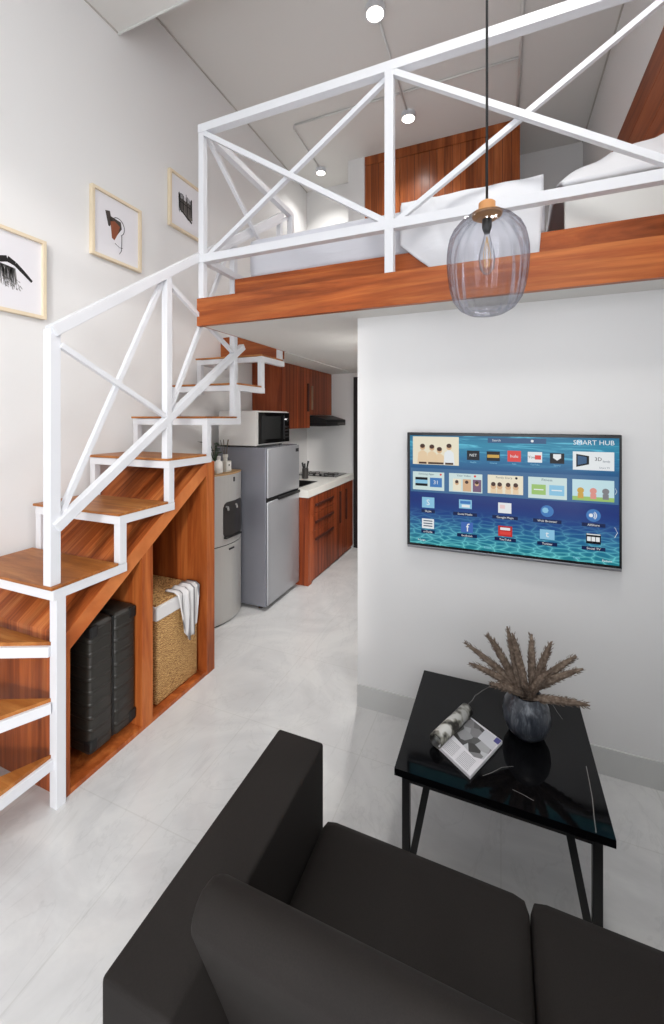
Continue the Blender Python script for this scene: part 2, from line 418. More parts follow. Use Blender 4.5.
MB().prism([(1.162, 0.022), (2.010, 0.022), (2.010, cz(2.010)), (1.162, cz(1.162))], 0, X0, X0 + .012).build('back_panel', wood_plank, cab)

# suitcase
su = thing('suitcase', (-1.93, 1.43, 0.022), 'black ribbed hard-shell suitcase standing in the left bay under the stairs', 'suitcase')
def shell(y0, y1):
    m = MB(); x0, x1, z0, z1 = -2.13, -1.675, 0.05, 0.632
    m.box(x0, x1, y0, y1, z0, z1)
    return m
o = shell(1.275, 1.396).build('shell_half', suit_m, su, bevel=.022, seg=4)
o = shell(1.403, 1.524).build('shell_half', suit_m, su, bevel=.022, seg=4)
MB().box(-2.12, -1.685, 1.394, 1.405, 0.06, 0.622).build('zip_seam', suit_d, su)
for (y, z) in ((1.280, .57), (1.280, .066), (1.487, .57), (1.487, .066)):
    MB().box(-1.72, -1.671, y - .006, y + .036, z, z + .055).build('corner_guard', suit_d, su, bevel=.008)
for (y, z) in ((1.31, .022), (1.46, .022)):
    for x in (-1.75, -2.11): MB().tube([(x - .012, y + .02, z + .022), (x + .012, y + .02, z + .022)], .022, 12).build('wheel', suit_d, su)
MB().tube([(-1.86, 1.335, .63), (-1.86, 1.335, .648), (-2.0, 1.335, .648), (-2.0, 1.335, .63)], .008, 8).build('carry_handle', suit_d, su)

# laundry basket
bk = thing('laundry_basket', (-1.9, 1.83, 0.022), 'woven seagrass laundry basket in the right bay under the stairs', 'basket')
MB().box(-2.13, -1.685, 1.665, 1.985, 0.024, 0.545).build('woven_body', rattan, bk, bevel=.012, seg=3)
MB().box(-2.14, -1.675, 1.655, 1.992, 0.475, 0.548).build('cloth_liner', cloth_w, bk, bevel=.006)
MB().box(-2.13, -1.690, 1.665, 1.985, 0.546, 0.560).build('lid', rattan, bk, bevel=.004)
# draped towel
tw = MB(); nu, nv = 22, 16; grid = []
for i in range(nu + 1):
    row = []
    for j in range(nv + 1):
        f = i / nu; s_ = j / nv
        y = 1.80 + .178 * f; amp = .006 + .012 * min(1, s_ * 2)
        wob = amp * math.sin(f * 19) + amp * .6 * math.sin(f * 31 + 1)
        drop = .27 * (0.62 + 0.42 * math.sin(.2 + f * 2.4)) + .01 * math.sin(f * 17)
        if s_ < .25:
            t = s_ / .25; x = -1.76 + (.09) * t; z = 0.572 + .004 * math.sin(f * 19)
            if t > .8: z -= .012 * (t - .8) / .2
        else:
            t = (s_ - .25) / .75; x = -1.668 + wob * .6; z = 0.556 - drop * t
            y = y + (.6 - f) * .07 * t
        row.append(tw.bm.verts.new((x, y, z)))
    grid.append(row)
for i in range(nu):
    for j in range(nv): tw.bm.faces.new((grid[i][j], grid[i + 1][j], grid[i + 1][j + 1], grid[i][j + 1]))
towel_m = mat('striped_towel', (210, 208, 208), 0.9, spec=0.1); nt, N, L, b = nodes(towel_m)
wv = N.new('ShaderNodeTexWave'); wv.bands_direction = 'Y'; wv.inputs['Scale'].default_value = 7.0; wv.inputs['Distortion'].default_value = .4
L.new(texco(nt, (1, 1, 1)), wv.inputs['Vector'])
L.new(ramp(nt, wv.outputs['Fac'], [(0.0, lin((118, 116, 118))), (0.10, lin((150, 148, 150))), (0.16, lin((214, 212, 212))), (1, lin((218, 216, 216)))]), b.inputs['Base Color'])
o = tw.build('towel', towel_m, None, smooth=True)
sd = o.modifiers.new('solid', 'SOLIDIFY'); sd.thickness = .004; sd.offset = 1
tag(o, 'white towel with grey stripes draped over the seagrass laundry basket', 'towel')

# ------------------------------------------------------------------ loft railing
rl = thing('loft_railing', (-0.5, YO, ZL1), 'white steel loft railing with crossed braces above the wooden beam', 'railing')
YR = YO + .022; XS = -1.618
ZT, ZB = 3.238, 2.478
MB().bar((XS - .02, YR, ZT), (XR, YR, ZT), .048).build('top_rail', white_steel, rl, bevel=.002)
MB().bar((XS - .012, YR - .003, ZB), (XR, YR - .003, ZB), .042, .046).build('lower_rail', white_steel, rl, bevel=.002)
for x in (XS, -0.497, 0.655):
    MB().bar((x, YR - .002, ZL1), (x, YR - .002, ZT), .036 if x == XS else .043).build('post', white_steel, rl, bevel=.002)
for x0, x1 in ((XS, -.497), (-.497, .655)):
    MB().bar((x0 + .02, YR - .008, ZT - .03), (x1 - .02, YR - .008, ZB + .02), .028).build('brace', white_steel, rl)
    MB().bar((x0 + .02, YR + .018, ZB + .02), (x1 - .02, YR + .018, ZT - .03), .024).build('brace', white_steel, rl)
YE = 3.04
MB().bar((XS, YR + .024, ZT), (XS, YE, ZT), .044).build('top_rail', white_steel, rl, bevel=.002)
MB().bar((XS, YR + .024, ZB), (XS, YE, ZB), .04).build('lower_rail', white_steel, rl, bevel=.002)
MB().bar((XS, YE, ZL1), (XS, YE, ZT + .022), .043).build('post', white_steel, rl, bevel=.002)
MB().bar((XS + .01, YR + .03, ZT - .03), (XS + .01, YE - .02, ZB + .02), .022).build('brace', white_steel, rl)
MB().bar((XS - .012, YR + .03, ZB + .02), (XS - .012, YE - .02, ZT - .03), .022).build('brace', white_steel, rl)

# ------------------------------------------------------------------ loft furniture
plat = MB().box(-1.50, XR - .005, 2.10, 2.125, ZL1, 2.395)
o = plat.build('front_board', wood_x); 
pt = thing('bed_platform', (-0.3, 3.0, ZL1), 'low wooden bed platform on the loft behind the railing', 'bed')
o.parent = pt; o.data.transform(Matrix.Translation(-pt.location))
MB().box(-1.50, XR - .005, 2.125, 4.0, ZL1, 2.395).build('deck', wood_x, pt)
def soft_box(x0, x1, y0, y1, z0, z1, r, amp=0.0, nx=24, ny=16, puff=0.0):
    """closed cushion-like box with rounded edges and a slightly uneven top"""
    m = MB(); bm = m.bm
    bmesh.ops.create_cube(bm, size=1.0)
    bmesh.ops.subdivide_edges(bm, edges=bm.edges[:], cuts=max(nx, 6), use_grid_fill=True)
    cx, cy, cz_ = (x0 + x1) / 2, (y0 + y1) / 2, (z0 + z1) / 2
    hx, hy, hz_ = (x1 - x0) / 2, (y1 - y0) / 2, (z1 - z0) / 2
    for v in bm.verts:
        p = Vector((v.co.x * 2 * hx, v.co.y * 2 * hy, v.co.z * 2 * hz_))
        q = Vector((max(-hx + r, min(hx - r, p.x)), max(-hy + r, min(hy - r, p.y)), max(-hz_ + r, min(hz_ - r, p.z))))
        dlt = p - q
        if dlt.length > 1e-6: p = q + dlt.normalized() * r
        fx, fy = v.co.x * 2, v.co.y * 2
        if v.co.z > 0:
            p.z += puff * (1 - fx ** 4) * (1 - fy ** 4)
            p.z += amp * (math.sin(fx * 7 + fy * 3) * .5 + math.sin(fx * 3.1 - fy * 5.3 + 1) * .5) * (1 - fx ** 8)
        v.co = p + Vector((cx, cy, cz_))
    return m
o = soft_box(-1.43, 0.195, 2.135, 3.98, 2.397, 2.645, .035, .004).build('mattress', bed_grey, None, smooth=True)
tag(o, 'mattress in pale grey bedding on the left of the loft platform', 'mattress')
o = MB().box(0.268, 0.774, 2.135, 2.165, 2.396, 2.598).build('bed_footboard', white_trim, None, bevel=.004)
tag(o, 'plain white footboard panel on the right of the loft platform', 'footboard')
o = soft_box(0.42, 0.774, 2.17, 3.95, 2.397, 2.59, .02, 0).build('mattress', bed_white, None, smooth=True)
tag(o, 'white mattress behind the white footboard, under the heaped duvet', 'mattress')
# heaped duvet on the right mattress
def interp(x, tab):
    for (a, b_), (c, d_) in zip(tab, tab[1:]):
        if x <= c: return b_ + (d_ - b_) * max(0, (x - a)) / (c - a)
    return tab[-1][1]
dv = MB(); bm = dv.bm
bmesh.ops.create_grid(bm, x_segments=40, y_segments=40, size=1)
for v in bm.verts:
    fx, fy = v.co.x, v.co.y
    x = .516 + fx * .255; y = 2.62 + fy * .48
    top = interp(x, [(.19, 2.62), (.27, 2.69), (.35, 2.725), (.49, 2.795), (.70, 2.83), (.78, 2.83)])
    prof = min(1, (y - 2.14) / .20); prof = math.sin(prof * math.pi / 2); back = max(0, (y - 2.5) / .6)
    z0 = 2.601
    h = (top - z0) * prof * (1 - back ** 2) + .012 * math.sin(7 * x * 4 + 5 * y) * prof * (1 - back) + .010 * math.sin(23 * x - 17 * y) * prof * (1 - back)
    v.co = (x, y, z0 + max(.003, h))
o = dv.build('duvet', bed_white, None, smooth=True)
sd = o.modifiers.new('solid', 'SOLIDIFY'); sd.thickness = .02; sd.offset = 1
tag(o, 'rumpled white duvet heaped on the right side of the loft', 'duvet')
# quilt drooping over the front edge of the left mattress
qm = MB(); nu, nv = 44, 30; grid = []
for i in range(nu + 1):
    f = i / nu; row = []
    x = -.475 + .655 * f
    zb = interp(f, [(0, 2.43), (.10, 2.37), (.25, 2.285), (.42, 2.256), (1, 2.256)])
    for j in range(nv + 1):
        t = j / nv
        if t < .3:
            q = t / .3; y = 2.42 - .31 * q; z = 2.653 + .006 * math.sin(f * 11 + q * 4) * (1 - q) + .004 * math.sin(f * 2.9)
        else:
            q = (t - .3) / .7; z = 2.655 + (zb - 2.655) * q
            bulge = .030 * math.sin(math.pi * min(1, q * 1.05)) * (1 - abs(2 * f - 1) ** 4)
            crease = .007 * math.exp(-((f - .27 - .14 * q ** 2) / .035) ** 2)
            y = 2.088 - bulge + crease + .004 * math.sin(f * 23 + q * 5)
            if q < .12: y += .022 * (1 - q / .12)
        xx = x + (-.022 * max(0, (t - .3) / .7) * f ** 4)
        row.append(qm.bm.verts.new((xx, y, z)))
    grid.append(row)
for i in range(nu):
    for j in range(nv): qm.bm.faces.new((grid[i][j], grid[i + 1][j], grid[i + 1][j + 1], grid[i][j + 1]))
o = qm.build('quilt', bed_white, None, smooth=True)
sd = o.modifiers.new('solid', 'SOLIDIFY'); sd.thickness = .014; sd.offset = 0
tag(o, 'white quilt drooping over the loft bed edge behind the pendant lamp', 'quilt')

# wardrobe on the loft
wr = thing('wardrobe', (-0.6, 4.5, ZL1), 'tall reddish wooden wardrobe with planked doors at the back of the loft', 'wardrobe')
MB().box(-1.37, 0.168, 4.31, YB - .004, ZL1, ZC - .002).build('carcass', wood_ward, wr)
for k in range(4):
    x0 = -1.37 + k * .3845
    dr = MB().box(x0 + .002, x0 + .382, 4.29, 4.31, ZL1 + .06, ZC - .10)
    dr = dr.build('door', wood_ward, wr)
    g = MB()
    for j in range(1, 5): g.box(x0 + j * .077 - .002, x0 + j * .077 + .002, 4.288, 4.2905, ZL1 + .06, ZC - .10)
    g.build('plank_groove', groove, dr)
MB().box(-1.37, 0.168, 4.285, 4.31, ZC - .095, ZC - .002).build('top_trim', wood_ward, wr)

# sloping-looking wood panel on the right wall of the loft
wp = thing('wall_panel', (XR - .02, 2.8, 2.9), 'brown wooden panel on the right wall of the loft', 'wall panel')
for k in range(5):
    z0 = 2.59 + k * .186
    MB().box(XR - .024, XR - .001, 2.0, 3.66, z0, z0 + .184).build('board', wood_wall, wp, bevel=.002)

# downlights
def downlight(name, x, y, z, r, h, label, power):
    t = thing(name, (x, y, z), label, 'ceiling light', 'ceiling spotlights' if h > .03 else None)
    MB().lathe([(r, 0), (r, -h), (r * .86, -h), (r * .82, -h + .012)], (x, y, z), 28).build('housing', white_steel, t, smooth=False)
    MB().lathe([(r * .82, -h + .006), (r * .82, -h + .004)], (x, y, z), 28).build('diffuser', lamp_on, t)
    l = bpy.data.lights.new(name + '_beam', 'SPOT'); l.energy = power; l.spot_size = math.radians(125); l.spot_blend = .8
    l.shadow_soft_size = .04; l.color = (1, .985, .96)
    lo = bpy.data.objects.new(name + '_beam', l); S.collection.objects.link(lo); lo.parent = t; lo.location = (0, 0, -h - .015)
downlight('spotlight', -0.805, 2.75, ZC, .068, .05, 'round ceiling spotlight nearest the viewer above the loft railing', 40)
downlight('spotlight', -0.80, 3.83, ZC, .066, .05, 'round ceiling spotlight just in front of the wooden wardrobe', 40)
downlight('spotlight', -1.90, 4.30, ZC, .055, .05, 'round ceiling spotlight in the far left corner of the loft', 24)
downlight('added_kitchen_light', -0.84, 2.75, ZL0, .05, .012, 'unseen flat round light added on the kitchen ceiling nearer the living room', 48)  # both kitchen lights are added out of view to brighten the kitchen
downlight('added_kitchen_light', -0.84, 3.95, ZL0, .05, .012, 'unseen flat round light added on the kitchen ceiling near the back door', 48)
cd = MB()
cr = .009; zc = ZC - cr - .001
cd.tube([(-.803, 1.93, zc), (-.803, 2.675, zc)], cr, 8).tube([(-.803, 2.825, zc), (-.803, 3.755, zc)], cr, 8)
cd.tube([(-1.84, 3.55, zc), (-.82, 3.55, zc)], cr, 8).tube([(-.786, 3.55, zc), (.13, 3.55, zc)], cr, 8)
cd.tube([(-1.84, 3.55, zc), (-1.88, 3.60, zc), (-1.90, 4.24, zc)], cr, 8)
cd.tube([(.14, 1.93, ZC - .015), (.14, 4.28, ZC - .015)], .013, 8)
o = cd.build('conduit', white_trim, None, smooth=True)
tag(o, 'thin white conduit pipes running across the loft ceiling between the spotlights', 'conduit')

# added flush lamp above the sofa, out of view, to brighten the floor
cl = thing('added_ceiling_lamp', (.22, .95, ZS), 'unseen round flush ceiling lamp added above the sofa to brighten the floor', 'ceiling light')
MB().lathe([(.22, 0), (.22, -.05), (.20, -.055), (.195, -.045)], (.22, .95, ZS), 40).build('rim', white_steel, cl)
MB().lathe([(.195, -.046), (.19, -.052)], (.22, .95, ZS), 40).build('diffuser', lamp_on, cl)
la = bpy.data.lights.new('added_ceiling_lamp_light', 'AREA'); la.shape = 'DISK'; la.size = .4; la.energy = 14; la.color = (1, .995, .985)
lao = bpy.data.objects.new('added_ceiling_lamp_light', la); S.collection.objects.link(lao); lao.parent = cl; lao.location = (0, 0, -.062)

# ------------------------------------------------------------------ pendant
PX, PYY = -0.042, 1.43
pn = thing('pendant_lamp', (PX, PYY, 2.05), 'smoked glass pendant lamp hanging on a black cord before the loft beam', 'lamp')
MB().tube([(PX, PYY, 2.25), (PX, PYY, ZS)], .004, 8).build('cord', black_matt, pn, smooth=True)
MB().lathe([(.05, 0), (.05, -.025), (.0, -.026)], (PX, PYY, ZS), 24).build('ceiling_rose', black_matt, pn)
prof = [(.042, 2.212), (.060, 2.206), (.082, 2.190), (.104, 2.165), (.118, 2.134), (.1245, 2.100), (.1255, 2.06), (.122, 2.015), (.115, 1.973), (.104, 1.935), (.085, 1.908), (.055, 1.890), (.027, 1.884), (.010, 1.886)]
gs = MB().lathe(prof, (PX, PYY, 0), 120, rib=20, depth=.014, cap=False)
o = gs.build('glass_shade', smoke_glass, pn, smooth=True)
MB().lathe([(.0, 2.252), (.021, 2.252), (.026, 2.248), (.026, 2.222), (.046, 2.216), (.046, 2.206), (.030, 2.196), (.0, 2.194)], (PX, PYY, 0), 28, cap=False).build('cap', copper, pn, bevel=0)
MB().lathe([(.0, 2.200), (.015, 2.196), (.015, 2.168), (.009, 2.150), (.0, 2.150)], (PX, PYY, 0), 20, cap=False).build('socket', black_steel, pn, smooth=True)
MB().lathe([(.008, 2.150), (.012, 2.13), (.022, 2.095), (.026, 2.065), (.022, 2.035), (.010, 2.018), (.0005, 2.015)], (PX, PYY, 0), 24, cap=False).build('bulb', clear_glass, pn, smooth=True)
fil = MB()
for a in range(4):
    t = a * math.pi / 2 + .4
    fil.tube([(PX, PYY, 2.14), (PX + .012 * math.cos(t), PYY + .012 * math.sin(t), 2.08), (PX + .006 * math.cos(t), PYY + .006 * math.sin(t), 2.04)], .0012, 6)
fil.build('filament', mat('filament', (224, 176, 96), .3, 0.5), pn)

# ------------------------------------------------------------------ pictures on the left wall
def picture(y0, z0, art, label):
    p = thing('framed_picture', (XL, y0 + .18, z0 + .2), label, 'picture', None)
    w, h, t, dp = .361, .414, .017, .028
    f = MB()
    f.box(XL + .001, XL + dp, y0, y0 + t, z0, z0 + h).box(XL + .001, XL + dp, y0 + w - t, y0 + w, z0, z0 + h)
    f.box(XL + .001, XL + dp, y0 + t, y0 + w - t, z0, z0 + t).box(XL + .001, XL + dp, y0 + t, y0 + w - t, z0 + h - t, z0 + h)
    f.build('frame', frame_wood, p)
    MB().box(XL + .001, XL + .012, y0 + t, y0 + w - t, z0 + t, z0 + h - t).build('print', paper, p)
    def flat(name, polys, m, dx):
        b_ = MB()
        for poly in polys:
            b_.prism([(y0 + a * w, z0 + c * h) for a, c in poly], 0, XL + .0118, XL + .0125 + dx)
        return b_.build(name, m, p)
    art(flat)
def stroke(pts, ws):
    out = []
    for (a, b_), (wa, wb) in zip(zip(pts, pts[1:]), zip(ws, ws[1:])):
        dx, dy = b_[0] - a[0], b_[1] - a[1]; l = math.hypot(dx, dy); nx, ny = -dy / l, dx / l
        out.append([(a[0] + nx * wa, a[1] + ny * wa), (a[0] - nx * wa, a[1] - ny * wa), (b_[0] - nx * wb, b_[1] - ny * wb), (b_[0] + nx * wb, b_[1] + ny * wb)])
    return out
def art_branch(flat):
    rg = random.Random(3)
    hs = []
    for k in range(170):
        a = .14 + .46 * rg.random(); 
        top = .57 - .10 * abs(a - .35); l = .10 + .17 * rg.random()
        hs += stroke([(a, top), (a + .03, top - l)], [.0035, .002])
    for k in range(40):
        a = .42 + .26 * rg.random(); c = .33 + .13 * rg.random() - .2 * (a - .42)
        hs += stroke([(a, c), (a + .02, c - .015)], [.006, .003])
    flat('ink_wash', hs, ink_grey, 0)
    flat('ink_stroke', stroke([(.04, .66), (.2, .61), (.38, .60), (.5, .635), (.60, .60), (.70, .53), (.82, .44)], [.03, .034, .036, .036, .026, .024, .016])
         + stroke([(.10, .82), (.24, .76), (.32, .68), (.40, .65)], [.045, .05, .028, .01]), ink, .0006)
def art_vessel(flat):
    flat('ink_wash', [[(.27, .73), (.36, .75), (.40, .60), (.36, .52), (.33, .52)]] + [[(.36, .68), (.58, .66), (.60, .56), (.48, .40), (.40, .44)]], mat('dark_ink_wash', (66, 58, 54), .8), 0)
    flat('rust_shape', [[(.37, .60), (.46, .63), (.56, .58), (.52, .46), (.45, .34), (.40, .36)]], ink_rust, .0004)
    ring = [(.52 + .15 * math.cos(t) * .9, .57 + .13 * math.sin(t)) for t in [math.radians(a) for a in range(-60, 150, 15)]]
    flat('ink_stroke', stroke(ring, [.005] * len(ring)) + stroke([(.60, .46), (.60, .32), (.59, .22), (.55, .16)], [.006, .006, .005, .003])
         + stroke([(.46, .30), (.55, .26), (.62, .27)], [.003] * 3), ink, .0007)
def art_basket(flat):
    rg = random.Random(5)
    flat('ink_wash', [[(.27, .62), (.66, .60), (.70, .32), (.56, .28), (.30, .42)]], mat('mid_ink_wash', (104, 98, 94), .8), 0)
    hs = []
    for k in range(30):
        a = .28 + .40 * rg.random(); hs += stroke([(a, .66 + .05 * rg.random()), (a + .01, .34 + .1 * rg.random())], [.006, .004])
    flat('ink_stroke', hs + stroke([(.28, .55), (.68, .52)], [.008, .008]) + stroke([(.50, .74), (.52, .60)], [.006, .006]) + stroke([(.32, .40), (.68, .27)], [.012, .02]), ink, .0006)
picture(1.090, 2.072, art_branch, 'framed print of a black branch, lowest picture on the left wall')
picture(1.716, 2.526, art_vessel, 'framed print with a rust and black shape, middle picture on the left wall')
picture(2.335, 2.966, art_basket, 'framed print of a dark hatched shape, highest picture, partly behind the loft post')

# ------------------------------------------------------------------ kitchen
# refrigerator
fg = thing('refrigerator', (-1.95, 3.13, 0), 'silver two-door refrigerator under the microwave', 'refrigerator')
FY0, FY1, FZ = 2.852, 3.405, 1.31
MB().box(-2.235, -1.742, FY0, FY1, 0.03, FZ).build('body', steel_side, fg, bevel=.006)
MB().box(-1.740, -1.72, FY0, FY1, 0.905, FZ - .004).build('freezer_door', steel, fg, bevel=.01, seg=3)
MB().box(-1.740, -1.72, FY0, FY1, 0.045, 0.875).build('lower_door', steel, fg, bevel=.01, seg=3)
MB().box(-1.745, -1.730, FY0 + .004, FY1 - .004, 0.870, 0.908).build('door_gap', black_matt, fg)
MB().box(-1.725, -1.708, FY0 + .16, FY1 - .005, 0.868, 0.893).build('handle', black_matt, fg, bevel=.004)
MB().box(-1.721, -1.718, FY1 - .075, FY1 - .02, 1.245, 1.275).build('badge', black_matt, fg)
for y in (FY0 + .05, FY1 - .05):
    for x in (-2.18, -1.82): MB().lathe([(.02, 0), (.02, .031)], (x, y, 0), 12).build('foot', black_matt, fg)
# microwave
mw = thing('microwave', (-1.99, 3.07, FZ), 'white microwave with black glass front on top of the refrigerator', 'microwave')
MY0, MY1, MZ0, MZ1 = 2.836, 3.362, FZ + .013, 1.610
MB().box(-2.19, -1.825, MY0, MY1, MZ0, MZ1).build('casing', mat('white_enamel', (226, 224, 220), .35), mw, bevel=.005)
MB().box(-1.824, -1.806, MY0 + .004, MY1 - .004, MZ0 + .008, MZ1 - .008).build('front_frame', mat('white_enamel', (226, 224, 220), .35), mw, bevel=.003)
dr = MB().box(-1.807, -1.798, MY0 + .005, MY1 - .10, MZ0 + .014, MZ1 - .014).build('door', black_gloss, mw, bevel=.003)
MB().box(-1.799, -1.7965, MY0 + .05, MY1 - .17, MZ0 + .05, MZ1 - .045).build('window', mat('dark_mesh_window', (34, 36, 36), .25), dr, bevel=.002)
MB().box(-1.7985, -1.785, MY1 - .125, MY1 - .112, MZ0 + .04, MZ1 - .04).build('handle', black_steel, dr, bevel=.003)
cp = MB().box(-1.807, -1.799, MY1 - .098, MY1 - .006, MZ0 + .014, MZ1 - .014).build('control_panel', black_gloss, mw, bevel=.002)
MB().tube([(-1.7995, MY1 - .055, MZ0 + .215), (-1.787, MY1 - .055, MZ0 + .215)], .017, 20).build('dial', chrome, cp)
for k in range(4):
    MB().box(-1.7995, -1.797, MY1 - .085, MY1 - .025, MZ0 + .05 + k * .03, MZ0 + .066 + k * .03).build('button', black_matt, cp)
for y in (MY0 + .05, MY1 - .05):
    for x in (-2.14, -1.87): MB().box(x - .012, x + .012, y - .012, y + .012, FZ, FZ + .013).build('foot', black_matt, mw)

# water dispenser
wd = thing('water_dispenser', (-2.07, 2.63, 0), 'silver floor-standing water dispenser with black tap recess beside the stair cabinet', 'water dispenser')
DY0, DY1, DX0, DX1 = 2.45, 2.83, -2.235, -1.96
def dpoly(bulge=.05, i=0.0):
    pts = [(DX0, DY0 + i), (DX1, DY0 + i)]
    n = 10; w = DY1 - DY0 - 2 * i
    for k in range(1, n):
        f = k / n; pts.append((DX1 + bulge * (1 - (2 * f - 1) ** 2), DY0 + i + w * f))
    return pts + [(DX1, DY1 - i), (DX0, DY1 - i)]
MB().prism(dpoly(), 2, .012, .585).build('lower_body', disp_m, wd, bevel=.004)
MB().prism(dpoly(), 2, .592, 1.118).build('upper_body', disp_m, wd, bevel=.004)
MB().prism(dpoly(.04, .01), 2, .584, .594).build('seam', black_matt, wd)
MB().prism(dpoly(.03, .02), 2, 0, .013).build('plinth', black_matt, wd)
MB().prism(dpoly(.052, -.002), 2, 1.117, 1.13).build('top', mat('oak_top', (176, 140, 96), .5), wd, bevel=.003)
rm_ = MB(); cols = []; nc = 24
for k in range(nc + 1):
    u = k / nc; f = .25 + .69 * u
    e = min(u, 1 - u) * .69; rr = .12; dz = .042 * (1 - math.sqrt(max(0, 1 - ((rr - e) / rr) ** 2))) if e < rr else 0
    xs_ = DX1 + .05 * (1 - (2 * f - 1) ** 2); y_ = DY0 + (DY1 - DY0) * f
    cols.append([rm_.bm.verts.new((xs_ + dx, y_, z)) for dx, z in ((-.012, .640 + dz), (.005, .640 + dz), (.005, .915 - dz), (-.012, .915 - dz))])
for A_, B_ in zip(cols, cols[1:]):
    for q in range(4): rm_.bm.faces.new((A_[q], A_[(q + 1) % 4], B_[(q + 1) % 4], B_[q]))
rm_.bm.faces.new(cols[0]); rm_.bm.faces.new(cols[-1])
rc = rm_.build('tap_recess', mat('dark_recess', (44, 41, 40), .3), wd)
for y in (2.57, 2.68): MB().tube([(-1.915, y, .88), (-1.898, y, .88), (-1.893, y, .855)], .008, 10).build('tap', mat('grey_tap', (150, 148, 146), .4), rc)
MB().box(-1.925, -1.893, 2.55, 2.74, .644, .655).build('drip_tray', black_matt, rc)
MB().box(-1.921, -1.905, 2.60, 2.66, .548, .560).build('door_pull', black_steel, wd)
MB().box(-1.912, -1.9085, 2.655, 2.672, 1.06, 1.095).build('badge', black_matt, wd)
# things on the dispenser
DT = 1.13
rd = thing('reed_diffuser', (-2.0, 2.675, DT), 'square glass reed diffuser with white label on the water dispenser', 'diffuser')
MB().box(-2.034, -1.966, 2.641, 2.709, DT, DT + .085).build('bottle', mat('frosted_glass', (206, 202, 192), .15), rd, bevel=.006)
MB().lathe([(.016, .083), (.016, .11), (.020, .112), (.020, .135), (.0, .136)], (-2.0, 2.675, DT), 20, cap=False).build('neck', mat('frosted_glass', (206, 202, 192), .15), rd)
MB().box(-1.9665, -1.965, 2.650, 2.700, DT + .012, DT + .075).build('paper_label', mat('label_white', (232, 230, 224), .6), rd)
MB().box(-1.9655, -1.9642, 2.668, 2.682, DT + .045, DT + .06).build('label_mark', black_matt, rd)
for k in range(5):
    a = k * 1.3; MB().tube([(-2.0 + .006 * math.cos(a), 2.675 + .006 * math.sin(a), DT + .12), (-2.0 + .03 * math.cos(a), 2.665 + .04 * math.sin(a), DT + .25)], .0022, 6).build('reed', mat('reed_brown', (92, 78, 62), .8), rd)
sb = thing('soap_bottle', (-1.985, 2.575, DT), 'small white bottle nearest the stairs on the water dispenser', 'bottle')
MB().lathe([(.0, 0), (.026, 0), (.028, .005), (.028, .075), (.022, .09), (.011, .095), (.011, .105)], (-1.985, 2.575, DT), 24, cap=False).build('bottle', soil, sb, smooth=True)
MB().lathe([(.013, .104), (.013, .13), (.0, .132)], (-1.985, 2.575, DT), 20, cap=False).build('cap', mat('cap_grey', (190, 188, 184), .4), sb)
pp = thing('potted_plant', (-2.13, 2.715, DT), 'small dark green leafy plant in white pot behind the bottles', 'plant')
MB().lathe([(.0, 0), (.035, 0), (.045, .075), (.040, .075), (.038, .06), (.0, .06)], (-2.13, 2.715, DT), 24, cap=False).build('pot', soil, pp, smooth=False)
rg = random.Random(4)
lv = MB(); stm = MB()
for k in range(16):
    a = rg.uniform(0, 6.28); r = rg.uniform(.03, .085); z = DT + rg.uniform(.12, .24)
    base = Vector((-2.13, 2.715, DT + .06)); tip = Vector((-2.11 + r * math.cos(a), 2.66 + r * math.sin(a), z))
    stm.tube([base, base.lerp(tip, .5) + Vector((0, 0, .02)), tip], .002, 6)
    dd = Vector((math.cos(a), math.sin(a), rg.uniform(-.5, .3))).normalized(); sd_ = dd.cross(Vector((0, 0, 1))).normalized()
    ln = rg.uniform(.035, .055); wdt = ln * .45
    pts = [tip - dd * ln * .2, tip + sd_ * wdt * .8 + dd * ln * .3, tip + dd * ln, tip - sd_ * wdt * .8 + dd * ln * .3]
    up = sd_.cross(dd) * .006
    vs = [lv.bm.verts.new(p) for p in pts]; c1 = lv.bm.verts.new(tip + dd * ln * .35 - up)
    for i in range(4): lv.bm.faces.new((vs[i], vs[(i + 1) % 4], c1))
stm.build('stem', leaf_m, pp)
lo = lv.build('foliage', leaf_m, pp, smooth=True); sdm = lo.modifiers.new('s', 'SOLIDIFY'); sdm.thickness = .001

# base cabinet
KY0, KY1 = 3.425, YB - .03
bc = thing('kitchen_base_cabinet', (-1.94, 4.05, 0), 'reddish wooden kitchen base cabinet with drawers under the white counter', 'cabinet')
MB().box(-2.235, -1.662, KY0, KY1, 0, .815).build('carcass', wood_kitx, bc)
MB().box(-1.662, -1.640, KY0, 3.50, 0.0, .813).build('end_stile', wood_kit, bc)
def front(name, y0, y1, z0, z1):
    f = MB().box(-1.661, -1.640, y0, y1, z0, z1).build(name, wood_kit, bc, bevel=.002)
    g = MB(); y = y0 + .075
    while y < y1 - .03:
        g.box(-1.6405, -1.6392, y - .003, y + .003, z0 + .002, z1 - .002); y += .075
    g.build('plank_groove', groove, f)
    return f
for z0, z1, hz_ in ((.64, .811, .72), (.478, .636, .556), (.03, .474, .395)):
    f = front('drawer', 3.503, 4.085, z0, z1)
    MB().box(-1.640, -1.622, 3.575, 4.02, hz_ - .012, hz_ + .012).build('handle', handle_dark, f, bevel=.003)
f = front('door', 4.088, 4.365, .03, .811)
MB().box(-1.640, -1.622, 4.214, 4.238, .40, .745).build('handle', handle_dark, f, bevel=.003)
f = front('door', 4.368, KY1, .03, .811)
MB().box(-1.640, -1.622, 4.40, 4.424, .40, .745).build('handle', handle_dark, f, bevel=.003)
